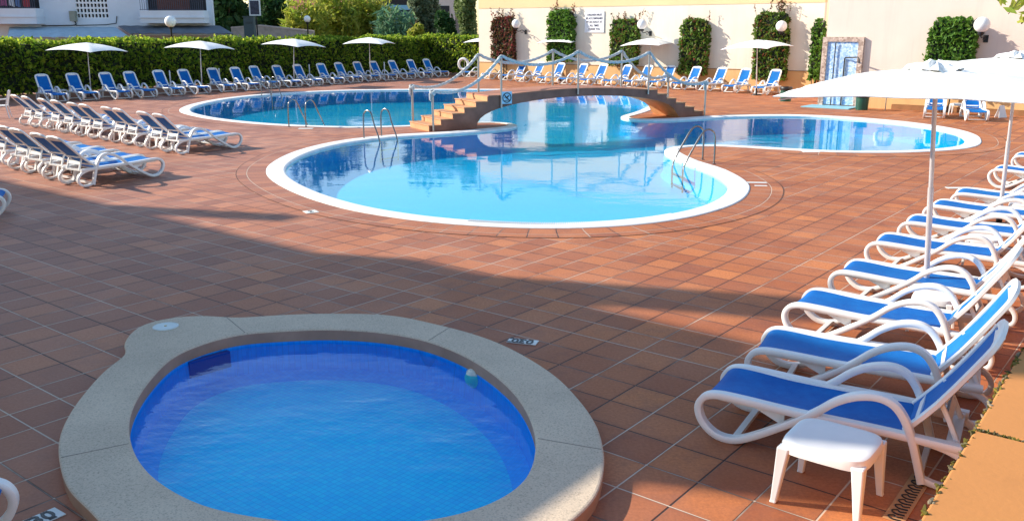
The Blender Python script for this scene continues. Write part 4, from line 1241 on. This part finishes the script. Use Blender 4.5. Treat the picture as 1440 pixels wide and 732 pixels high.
def cane(px0, px1, pyt, Y, mt, label, ns, name, cat, leaf=.2, droop=.5, per=46, stretch=3.6):
    sc = Y/1290; x0 = atY((px0+px1)/2, 60, Y).x; hw = (px1-px0)*sc/2; zt = atY(600, pyt, Y).z
    root = empty(name, Vector((x0, Y, 0)), 0, label, cat, 'trees and bushes beyond the hedge')
    m = MB(); pts = []
    for k in range(ns):
        bx, by = random.uniform(-hw*.75, hw*.75), random.uniform(-1.2, 1.2); hh = zt*random.uniform(.75, 1.3)*(1-.2*abs(bx)/hw)
        dx, dy = random.uniform(-.3, .3)+bx*.25/hw, random.uniform(-.4, .4)
        st_ = [Vector((bx+dx*f*f*hh*.35, by+dy*f*f*hh*.3, hh*(f-.06*f**4))) for f in (0, .25, .5, .75, 1)]
        m.tube(st_, [.022, .02, .016, .01, .004], 5)
        P_ = catmull(st_, 6)
        for q in range(per):
            f = random.uniform(.25, 1)**.8; c = P_[min(len(P_)-1, int(f*(len(P_)-1)))]
            sp_ = .10+.42*(1-abs(f-.65))
            pts.append((c.x+random.gauss(0, sp_*.5), c.y+random.gauss(0, sp_*.5), c.z-abs(random.gauss(0, .15))*droop+random.gauss(0, .1)))
    m.build('canes', M['leaf_reed'], root); leaves('foliage', pts, leaf, mt, root, stretch=stretch, up=None)
    return root
cane(408, 462, 6, 70, M['leaf_yellow'], 'yellow-green bamboo clump behind the lamp post', 46, 'bamboo_clump', 'bamboo')
cane(444, 512, -12, 73, M['leaf_yellow'], 'tallest yellow-green bamboo clump beyond the hedge', 60, 'bamboo_clump', 'bamboo')
cane(490, 550, -4, 75, M['leaf_yellow'], 'yellow-green bamboo clump left of the blue-trimmed hut', 54, 'bamboo_clump', 'bamboo')
cane(528, 582, 22, 69, M['leaf_reed'], 'bluish-green reeds in front of the blue-trimmed hut', 44, 'reed_clump', 'reeds', .18, .2, 34, 5.0)
tree(598, -14, 72, 62, M['leaf_grey'], 'grey-green olive tree right of the blue-trimmed hut', n=5200, leaf=.24)
tree(628, 18, 70, 44, M['leaf_dark'], 'dark bush between the olive tree and the ivy-covered conifer', n=2400, leaf=.24, name='bush', cat='bush')
tree(656, -70, 66, 38, M['leaf_conifer'], 'tall pale green conifer touching the left end of the cream wall', n=5200, leaf=.20, clumps=12)
tree(585, 36, 66, 40, M['leaf_yellow'], 'low bright bush just over the hedge before the olive tree', n=1500, leaf=.2, clumps=4, zb=2.0, name='bush', cat='bush')
for i, (x, w_, l) in enumerate(((300, 130, 'far-off'), (440, 150, 'far-off wide'), (600, 150, 'far-off right-hand'))):
    tree(x, -120, 112, w_, M['leaf_dark'], f'{l} dark tree showing behind the nearer trees', n=3600, leaf=.6, clumps=12, base_w=.3)

# overhanging branch at upper right
rt = empty('overhanging_tree', (9.6, 9.2, 0), 0, 'tree whose yellow-green leafy twigs hang into the upper right corner', 'tree')
tip = atY(1422, 4, 8.6)-Vector((9.6, 9.2, 0))
m = MB(); m.tube([(0, 0, 0), (-.1, 0, 2), (-.3, -.1, 4)], [.16, .13, .10], 8); m.tube(catmull([Vector((-.3, -.1, 3.9)), Vector((-1.6, -.2, 4.5)), Vector((tip.x+.9, tip.y, 4.1)), Vector((tip.x+.15, tip.y, tip.z+.25))], 5), [.08-.0045*i for i in range(16)], 6)
tw = []
pts = []
for (ex, ey) in ((1404, 2), (1418, 20), (1430, 12), (1436, 34), (1445, 22), (1425, -5), (1450, 40)):
    e = atY(ex, ey, 8.5+random.uniform(-.2, .3))-Vector((9.6, 9.2, 0)); s_ = Vector((tip.x+.35, tip.y, tip.z+.35)); m.tube([s_, (s_+e)/2+Z*.04, e], .005, 4)
    for q in range(15):
        f = .35+.65*q/14; pts.append(np.array(s_.lerp(e, f)+Z*.04*(1-f))+rng.normal(0, .022, 3))
for k in range(900):
    d = rng.normal(size=3); d /= np.linalg.norm(d); pts.append(np.array([-.2, 0, 5.0])+d*np.array([1.7, 1.5, .9])*rng.uniform(.5, 1))
m.build('trunk', M['bark'], rt, True)
leaves('crown', pts, .065, M['leaf_yellow'], rt, stretch=2.2)

# =================================================================== HOUSES
HY = 58.0
hs_ = empty('apartment_house', (0, HY, 0), 0, 'white apartment house with balconies and pierced block screen behind the hedge', 'house')
def hx(px): return (px-720)/1291.0*HY
def hz(py): return atY(720, py, HY).z
XR = hx(301); XL = hx(-330)
# wall pieces round openings (front at local y=0)
def front(name, x0, x1, z0, z1, y0, y1, mt, parent=hs_):
    m = MB(); m.box(((x0+x1)/2, (y0+y1)/2, (z0+z1)/2), (x1-x0, abs(y1-y0), z1-z0)); return m.build(name, mt, parent)
TOPZ = 7.6
m = MB()
def wb(x0, x1, z0, z1, y0=0.0, y1=.3): m.box(((x0+x1)/2, (y0+y1)/2, (z0+z1)/2), (x1-x0, y1-y0, z1-z0))
ox = [(hx(-90), hx(60), hz(12), hz(12)+2.3), (hx(110), hx(155), hz(26), hz(-40)), (hx(209), hx(293), hz(15), hz(15)+2.3)]
# columns between openings
xs = [XL]+[v for o in ox for v in o[:2]]+[XR]
for i in range(0, len(xs), 2): wb(xs[i], xs[i+1], 0, TOPZ)
for (a, b_, z0, z1) in ox: wb(a, b_, 0, z0); wb(a, b_, z1, TOPZ)
sx_ = -.36
for q0 in (.5, 9.9): pass
bx8 = [(XL, .5), (XR+sx_*.5, .5), (XR+sx_*9.9, 9.9), (XL, 9.9)]
m.add([(x, y, 0) for x, y in bx8]+[(x, y, TOPZ-.01) for x, y in bx8], [(0, 1, 2, 3), (4, 5, 6, 7), (0, 1, 5, 4), (1, 2, 6, 5), (2, 3, 7, 6), (3, 0, 4, 7)])
m.build('wall', M['house_wall'], hs_)
m = MB(); m.box(((XL+XR)/2-2.2, 4.6, TOPZ+.15), (XR-XL-3.0, 10.2, .3)); m.build('roof', M['roof_tile'], hs_)
for a, b_, z0, z1 in ox:
    m = MB(); m.box(((a+b_)/2, .42, (z0+z1)/2), (b_-a, .1, z1-z0)); m.build('window', M['dark'], hs_)
# block screen
a, b_, z0, z1 = ox[1]; m = MB(); nc, nr_ = 9, 9
for i in range(nc+1): m.box((a+(b_-a)*i/nc, .1, (z0+z1)/2), (.07, .12, z1-z0))
for j in range(nr_+1): m.box(((a+b_)/2, .098, z0+(z1-z0)*j/nr_), (b_-a, .125, .10))
for i in range(nc):
    for j in range(nr_):
        cx = a+(b_-a)*(i+.5)/nc; cz = z0+(z1-z0)*(j+.5)/nr_
        w_ = (b_-a)/nc/2; h_ = (z1-z0)/nr_/2
        for sx in (-1, 1):
            for sz in (-1, 1): m.box((cx+sx*w_*.8, .1, cz+sz*h_*.72), (w_*.5, .10, h_*.5))
m.build('block_screen', M['white_paint'], hs_)
# balconies
def balcony(x0, x1, zslab0, zslab1, ledge, shutter=None):
    m = MB(); m.box(((x0+x1)/2, -.5, (zslab0+zslab1)/2), (x1-x0, 1.0, zslab1-zslab0)); m.box(((x0+x1)/2, -.53, ledge), (x1-x0+.1, 1.1, .07)); m.build('balcony_slab', M['house_wall'], hs_)
    m = MB(); n = int((x1-x0)/.13)
    for k in range(n+1): m.box((x0+.05+(x1-x0-.1)*k/n, -.94, zslab1+.42), (.02, .02, .80))
    m.box(((x0+x1)/2, -.94, zslab1+.84), (x1-x0, .04, .04)); m.box(((x0+x1)/2, -.94, zslab1+.06), (x1-x0, .035, .03)); m.build('railing', mat('railing_dark', (.05, .07, .12), .5), hs_)
balcony(hx(-90), hx(65), hz(34), hz(12.5), hz(24))
balcony(hx(208), hx(296), hz(33), hz(15.5), hz(25))
for k, (x, w_, c) in enumerate(((16, 10, (.30, .10, .22)), (28, 8, (.55, .62, .70)), (37, 7, (.12, .22, .45)), (48, 9, (.35, .05, .06)), (-12, 12, (.5, .5, .55)))):
    m = MB(); x0 = hx(x); ww = w_*HY/1291
    vs = []; fs = []
    for i in range(9):
        f = i/8; yy = -.90+.03*math.sin(f*12+k)
        vs += [(x0+ww*f, yy, hz(12.5)+.86), (x0+ww*f, yy-.02, hz(12.5)+.12+.05*math.sin(k+f*3))]
    for i in range(8): fs.append((2*i, 2*i+1, 2*i+3, 2*i+2))
    m.add(vs, fs); o = m.build('hanging_laundry', mat('cloth%d' % k, c, .9), None); o.location = (0, HY, 0)
    sd = o.modifiers.new('s', 'SOLIDIFY'); sd.thickness = .01
    tag(o, ['plum cloth hanging on the left balcony rail', 'pale grey cloth hanging beside the plum one', 'navy cloth hanging on the left balcony rail', 'dark red cloth at the right end of the left balcony', 'light cloth at the far left of the balcony'][k], 'laundry', 'laundry on the left balcony')
m = MB(); m.box(((hx(222)+hx(267))/2, .34, hz(15)+1.1), (hx(267)-hx(222), .06, 2.2)); m.build('shutter', M['shutter'], hs_)
m = MB(); m.box((hx(107), -.16, hz(23)), (.36, .30, .62)); m.build('meter_box', M['grey_box'], hs_)
m = MB(); m.tube(catmull([Vector((hx(107), -.05, hz(30))), Vector((hx(108), -.05, hz(35))), Vector((hx(95), -.05, hz(36))), Vector((hx(60), -.05, hz(36.5)))], 4), .035, 6); m.tube([(hx(108), -.05, hz(36)), (hx(150), -.05, hz(35)), (hx(165), -.05, hz(33)), (hx(167), -.05, hz(23))], .025, 6); m.build('cable', M['black'], hs_)
# low awnings in front of the house
def awning(x0, x1, x2, x3, zt, zb, y1, mt, label, n=16):
    root = empty('awning', (0, HY, 0), 0, label, 'awning', 'lean-to awnings at the foot of the white house')
    m = MB(); vs = []; fs = []
    for i in range(n+1):
        f = i/n; d = .04 if i % 2 else 0
        vs += [(x0+(x1-x0)*f, -.02, zt+d*.6), (x2+(x3-x2)*f, -y1, zb+d)]
    for i in range(n): fs.append((2*i, 2*i+1, 2*i+3, 2*i+2))
    m.add(vs, fs); o = m.build('cloth', mt, root); sd = o.modifiers.new('s', 'SOLIDIFY'); sd.thickness = .03
    m = MB()
    for x in (x2+.1, (x2+x3)/2, x3-.1): m.box((x, -y1+.05, zb/2), (.06, .06, zb-.04))
    m.box(((x2+x3)/2, -y1+.05, zb-.06), (x3-x2, .06, .06)); m.build('frame', M['grey_box'], root)
awning(hx(14), hx(163), hx(46), hx(210), hz(38.5), hz(52)-.0, 3.0, M['awning'], 'pale blue-grey striped awning below the block screen')
awning(hx(167), hx(310), hx(205), hx(345), hz(36.5), hz(47.5), 2.4, M['awning_dark'], 'darker grey awning at the right end of the white house')
# other houses far behind
h2 = empty('tiled_house', (0, 96, 0), 0, 'low house with a brown-red tiled roof behind the bamboo', 'house')
sc_ = 96/1291
def X2(px): return (px-720)*sc_
def Z2(py): return atY(720, py, 96).z
m = MB(); m.box(((X2(380)+X2(500))/2, 4, Z2(14)/2), (X2(500)-X2(380), 8, Z2(14))); m.build('wall', M['house_wall'], h2)
m = MB(); x0, x1 = X2(372), X2(508); m.add([(x0, -.6, Z2(14)), (x1, -.6, Z2(14)), (x1, 4, Z2(-14)), (x0, 4, Z2(-14)), (x0, 8.6, Z2(14)), (x1, 8.6, Z2(14))], [(0, 1, 2, 3), (3, 2, 5, 4), (0, 3, 4), (1, 5, 2)]); m.build('roof', M['roof_tile'], h2)
m = MB()
for k in range(3): m.box((X2(400+k*34), -.02, Z2(14)-1.3), (1.0, .06, 1.1))
m.build('window', M['dark'], h2)
h3 = empty('blue_trimmed_hut', (0, 84, 0), 0, 'hut with light blue fascia and shaded porch among the trees', 'hut')
sc_ = 84/1291
def X3(px): return (px-720)*sc_
def Z3(py): return atY(720, py, 84).z
m = MB(); m.box(((X3(530)+X3(580))/2, 2, Z3(15)/2), (X3(580)-X3(530), 3, Z3(15))); m.build('wall', varied('teal_wall', (.10, .26, .32), .8, .2, 2), h3)
m = MB(); m.box(((X3(526)+X3(584))/2, 1.6, Z3(11)), (X3(584)-X3(526), 4.6, Z3(8)-Z3(14.5))); m.build('fascia', mat('light_blue', (.22, .50, .68), .6), h3)
m = MB(); m.box(((X3(520)+X3(590))/2, 2, Z3(0)), (X3(590)-X3(520), 5, Z3(-9)-Z3(8))); m.build('roof', varied('dark_roof', (.03, .025, .025), .8, .3, 2), h3)
m = MB(); m.box((X3(566), .46, Z3(24)), (.8, .08, 1.1)); m.build('window', M['tape_blue'], h3)
h4 = empty('pale_building', (0, 100, 0), 0, 'pale building with a grey gable seen between olive tree and conifer', 'building')
sc_ = 100/1291
def X4(px): return (px-720)*sc_
m = MB(); m.box(((X4(610)+X4(640))/2, 4, 4.5), (X4(640)-X4(610), 8, 9)); m.build('wall', varied('pale_wall', (.62, .55, .50), .8, .1, 1), h4)
m = MB(); m.box(((X4(640.5)+X4(660))/2, 5, 5), (X4(660)-X4(640.5), 8, 10)); m.build('grey_wing', varied('grey_wall', (.28, .26, .25), .8, .1, 1), h4)
m = MB(); m.box((X4(626), -.02, 5.0), (1.0, .1, 1.0)); m.build('window', M['dark'], h4)
# low stone wall beyond hedge, cabinet, framed panel, lamp posts
lw = empty('rubble_wall', (0, 66, 0), 0, 'low pale stone wall sloping down behind the lamp post', 'wall')
sc_ = 66/1291
def X5(px): return (px-720)*sc_
def Z5(py): return atY(720, py, 66).z
m = MB(); m.add([(X5(325), 0, 0), (X5(440), 0, 0), (X5(440), 0, Z5(45)), (X5(365), 0, Z5(37)), (X5(325), 0, Z5(40)), (X5(325), .5, 0), (X5(440), .5, 0), (X5(440), .5, Z5(45)), (X5(365), .5, Z5(37)), (X5(325), .5, Z5(40))], [(0, 1, 2, 3, 4), (9, 8, 7, 6, 5), (2, 7, 8, 3), (3, 8, 9, 4), (1, 6, 7, 2), (0, 4, 9, 5)]); m.build('masonry', varied('pale_stone', (.50, .40, .34), .9, .25, 2.5, .6, 5), lw)
m = MB(); m.add([(X5(325), -.05, Z5(40)), (X5(365), -.05, Z5(37)), (X5(440), -.05, Z5(45)), (X5(440), .55, Z5(45)), (X5(365), .55, Z5(37)), (X5(325), .55, Z5(40))]+[(X5(325), -.05, Z5(40)+.1), (X5(365), -.05, Z5(37)+.1), (X5(440), -.05, Z5(45)+.1), (X5(440), .55, Z5(45)+.1), (X5(365), .55, Z5(37)+.1), (X5(325), .55, Z5(40)+.1)], [(6, 7, 10, 11), (7, 8, 9, 10), (0, 1, 7, 6), (1, 2, 8, 7), (2, 3, 9, 8), (0, 6, 11, 5)]); m.build('coping', varied('pale_cap', (.60, .48, .42), .9, .15, 2.5, .3, 9), lw)
cb = empty('utility_cabinet', (atY(352, 47, 62).x, 62, 0), 0, 'grey-green utility cabinet standing above the hedge', 'cabinet')
m = MB(); hc = atY(352, 24, 62).z; m.box((0, 0, hc/2), (.68, .5, hc)); bevel(m.build('body', M['slate'], cb), .02)
m = MB(); m.box((0, -.03, hc+.02), (.74, .6, .05)); m.build('lid', M['slate'], cb)
m = MB(); m.box((.03, -.262, hc-.35), (.5, .03, .02)); m.box((.03, -.262, hc-.42), (.5, .03, .02)); m.build('vent', M['black'], cb)
pn = empty('framed_panel', (atY(359, 22, 64).x, 64, 0), 0, 'dark panel in a white frame on a post above the cabinet', 'sign')
zc = atY(359, 11, 64).z; m = MB(); m.box((0, 0, zc), (.62, .06, .92)); m.build('panel', varied('dark_panel', (.05, .05, .08), .4, .6, 5), pn)
m = MB()
for sx in (-1, 1): m.box((sx*.35, -.01, zc), (.08, .10, 1.08))
for sz in (-1, 1): m.box((0, -.01, zc+sz*.50), (.62, .10, .08))
m.build('frame', M['white_paint'], pn)
m = MB(); m.box((.05, .06, (zc-.4)/2), (.08, .06, zc-.4)); m.build('post', M['black'], pn)
def lamp_post(px, py, Y, label, r=.19):
    g = atY(px, py, Y); root = empty('lamp_post', Vector((g.x, Y, 0)), 0, label, 'lamp', 'globe lamps on black posts')
    m = MB(); NN = 12; m.lathe((0, 0, g.z), [(r*math.sin(math.pi*k/NN)+1e-4, -r*math.cos(math.pi*k/NN)) for k in range(NN+1)], 18); m.build('globe', M['globe'], root, True)
    m = MB(); m.lathe((0, 0, 0), [(.09, 0), (.09, .25), (.045, .3), (.045, g.z-r-.12), (.11, g.z-r-.05), (.11, g.z-r+.04), (.0001, g.z-r+.05)], 12); m.build('post', M['black'], root, True)
g1 = P0+U*0
lamp_post(239.5, 30.5, 49.5, 'white globe lamp on a black post in front of the dark awning', .30)
lamp_post(432, 27, 60, 'white globe lamp on a black post in front of the bamboo', .22)

# =================================================================== PARAPET bottom right
pp = empty('parapet_wall', (0, 0, 0), 0, 'ochre rendered parapet with mossy joints in the lower right corner', 'wall')
PH = 1.0
E0 = G(1293, 732, PH); E1 = G(1440, 488, PH); ed = (E1-E0).normalized(); en = Vector((ed.y, -ed.x, 0))
j = G(1372, 603, PH); sj = (j-E0).dot(ed)
segs = [(-3.4, -.012+sj*0-1.05), (-1.03, sj-.012), (sj+.012, sj+2.05), (sj+2.07, 12)]
for a, b_ in segs:
    m = MB(); m.box(E0+ed*((a+b_)/2)+en*.30+Z*(-.07), (b_-a, .60, .14), ax=(ed, en, Z)); o = m.build('cap_slab', M['parapet'], pp); bevel(o, .012, 3)
m = MB(); m.box(E0+ed*4.2+en*.31+Z*(-PH/2-.08), (15.6, .5, PH-.14), ax=(ed, en, Z)); m.build('wall_body', M['parapet'], pp)
# crumbling mossy edge as many little lumps
m = MB()
for k in range(620):
    t = random.uniform(-.6, 6.5); r_ = random.uniform(.004, .013)
    c = E0+ed*t+en*random.uniform(-.012, .016)+Z*random.uniform(-.03, .002)
    d = Vector((random.uniform(-1, 1), random.uniform(-1, 1), random.uniform(-1, 1))).normalized()
    m.tube([c-d*r_*1.8, c, c+d*r_*1.8], [r_*.3, r_, r_*.3], 5)
for k in range(120):
    c = E0+ed*(sj+random.uniform(-.012, .012))+en*random.uniform(0, .6)+Z*random.uniform(-.012, .001); r_ = random.uniform(.004, .010)
    d = Vector((random.uniform(-1, 1), random.uniform(-1, 1), random.uniform(-1, 1))).normalized()
    m.tube([c-d*r_*1.8, c, c+d*r_*1.8], [r_*.3, r_, r_*.3], 5)
m.build('moss', leaf_material('moss', [(.10, .09, .01), (.25, .20, .02), (.04, .03, .01), (.40, .33, .24)], .1), pp)
# curled wrought ornament strip on the paving
orn = empty('ornament_strip', G(1277, 700), math.atan2(ed.y, ed.x), 'narrow tan strip with black curls set in paving beside the parapet', 'ornament')
m = MB(); m.box((0, 0, .006), (.72, .13, .006)); m.build('strip', varied('tan_strip', (.50, .27, .12), .7, .1, 4), orn)
m = MB()
for k in range(9):
    x = -.32+.08*k
    m.tube(catmull([Vector((x-.025, -.045, .012)), Vector((x-.03, .01, .012)), Vector((x, .04, .012)), Vector((x+.025, .012, .012)), Vector((x+.006, -.008, .012)), Vector((x+.02, -.045, .012))], 4), .0055, 5)
m.build('curls', M['black'], orn)

# =================================================================== HOTEL WING (casts the foreground shade; stands outside the frame on the left)
EL = R(27); Lh = Vector((.97, -.243, 0)).normalized(); TT = 1/math.tan(EL)
hw_ = empty('hotel_wing', (0, 0, 0), 0, 'tall cream hotel wing left of the terrace that shades the paddling pool', 'building')
Hm = 11.0; u0 = 7.75-Lh.dot(U)*TT*Hm
sn = Vector((.243, .97, 0)).normalized()
def su(s, u):                   # point with P.sn = s and P.U = u
    a, b_, c, d = sn.x, sn.y, U.x, U.y; det = a*d-b_*c
    return Vector(((s*d-b_*u)/det, (a*u-s*c)/det, 0))
C0 = su(5.55, u0); C0w = C0.dot(W)
def block(w0, w1_, u1, u2, z0, z1): 
    m_ = MB(); c = W*((w0+w1_)/2)+U*((u1+u2)/2)+Z*((z0+z1)/2); m_.box(c, (abs(w1_-w0), abs(u2-u1), z1-z0), ax=(W, U, Z)); return m_
fp = [C0, C0-W*30, C0-W*30-Lh*9, C0-Lh*9]
m_ = MB(); m_.add(fp+[p+Z*Hm for p in fp], [(0, 1, 2, 3), (4, 5, 6, 7), (0, 1, 5, 4), (1, 2, 6, 5), (2, 3, 7, 6), (3, 0, 4, 7)]); m_.build('wall', M['wall_cream'], hw_)
cz = su(9.98, u0-.35); block(cz.dot(W)-.42, cz.dot(W)+.42, u0-.7, u0-.05, Hm, Hm+2.9).build('added_shade_stack', M['wall_cream'], hw_)  # added stack, sized so its shadow lays the dark band
cz = su(13.05, u0-.3); block(cz.dot(W)-.22, cz.dot(W)+.22, u0-.55, u0-.1, Hm, Hm+1.9).build('added_shade_stack', M['wall_cream'], hw_)  # smaller added stack for the thin finger of shadow
cz = su(9.95, u0); block(cz.dot(W)-2.6, cz.dot(W)+.6, u0-.9, u0-.02, Hm, Hm+.75).build('added_shade_ledge', M['wall_cream'], hw_)  # added raised edge, pushes the roof's shadow line outward
cz = su(9.0, u0); block(cz.dot(W)-1.2, cz.dot(W)+.9, u0-.9, u0-.03, Hm, Hm+.38).build('added_shade_ledge', M['wall_cream'], hw_)  # lower added edge, sets where the sunlit strip begins
for fl in range(3):
    for k in range(7):
        wc = C0w-2.5-4.1*k; zc_ = 1.6+3.3*fl
        f = block(wc-.8, wc+.8, u0+.001, u0+.05, zc_, zc_+1.5).build('window', M['white_paint'], hw_); block(wc-.7, wc+.7, u0+.051, u0+.06, zc_+.1, zc_+1.4).build('pane', M['dark'], f)
# added unseen block, shaped so its end stops the near shade
EP = 3.9; e = Vector((.72, 5.3, 0))-Lh*(TT*EP)
m = MB(); a = W*(e.dot(W)-2.5)+U*(e.dot(U)-3.4)
m.box(a+Z*EP/2, (5.0, 10, EP), ax=(W, U, Z)); m.build('added_shade_block', M['wall_cream'], hw_)

# =================================================================== WORLD, SUN, CAMERA
w = bpy.data.worlds.new('World'); S.world = w; w.use_nodes = True
nt_ = w.node_tree; sky = nt_.nodes.new('ShaderNodeTexSky'); sky.sky_type = 'NISHITA'; sky.sun_disc = False
sky.sun_elevation = EL
az = math.atan2(-Lh.x, -Lh.y)   # toward the sun, clockwise from +Y
sky.sun_rotation = az % (2*math.pi)
sky.air_density = 1.3; sky.dust_density = .3; sky.ozone_density = 2.5
bg = nt_.nodes['Background']; bg.inputs['Strength'].default_value = .125
nt_.links.new(sky.outputs[0], bg.inputs['Color'])
sl = bpy.data.lights.new('Sun', 'SUN'); sl.energy = 4.5; sl.angle = R(.55); sl.color = (1.0, .90, .76)
so = bpy.data.objects.new('Sun', sl); C.objects.link(so)
dv = Vector((Lh.x*math.cos(EL), Lh.y*math.cos(EL), -math.sin(EL)))
so.rotation_euler = dv.to_track_quat('-Z', 'Y').to_euler(); so.location = (-30, 10, 30)
cam = bpy.data.cameras.new('Camera'); co = bpy.data.objects.new('Camera', cam); C.objects.link(co)
co.location = (0, 0, H); co.rotation_euler = (math.pi/2-math.atan(324/F), 0, 0)
cam.sensor_width = 36; cam.lens = 36*F/1440; cam.clip_start = .05; cam.clip_end = 3000
S.camera = co
S.view_settings.view_transform = 'Standard'; S.view_settings.look = 'None'; S.view_settings.gamma = 1; S.view_settings.exposure = .9
S.render.engine = 'CYCLES'
S.cycles.transparent_max_bounces = 12; S.cycles.max_bounces = 8; S.cycles.caustics_reflective = False
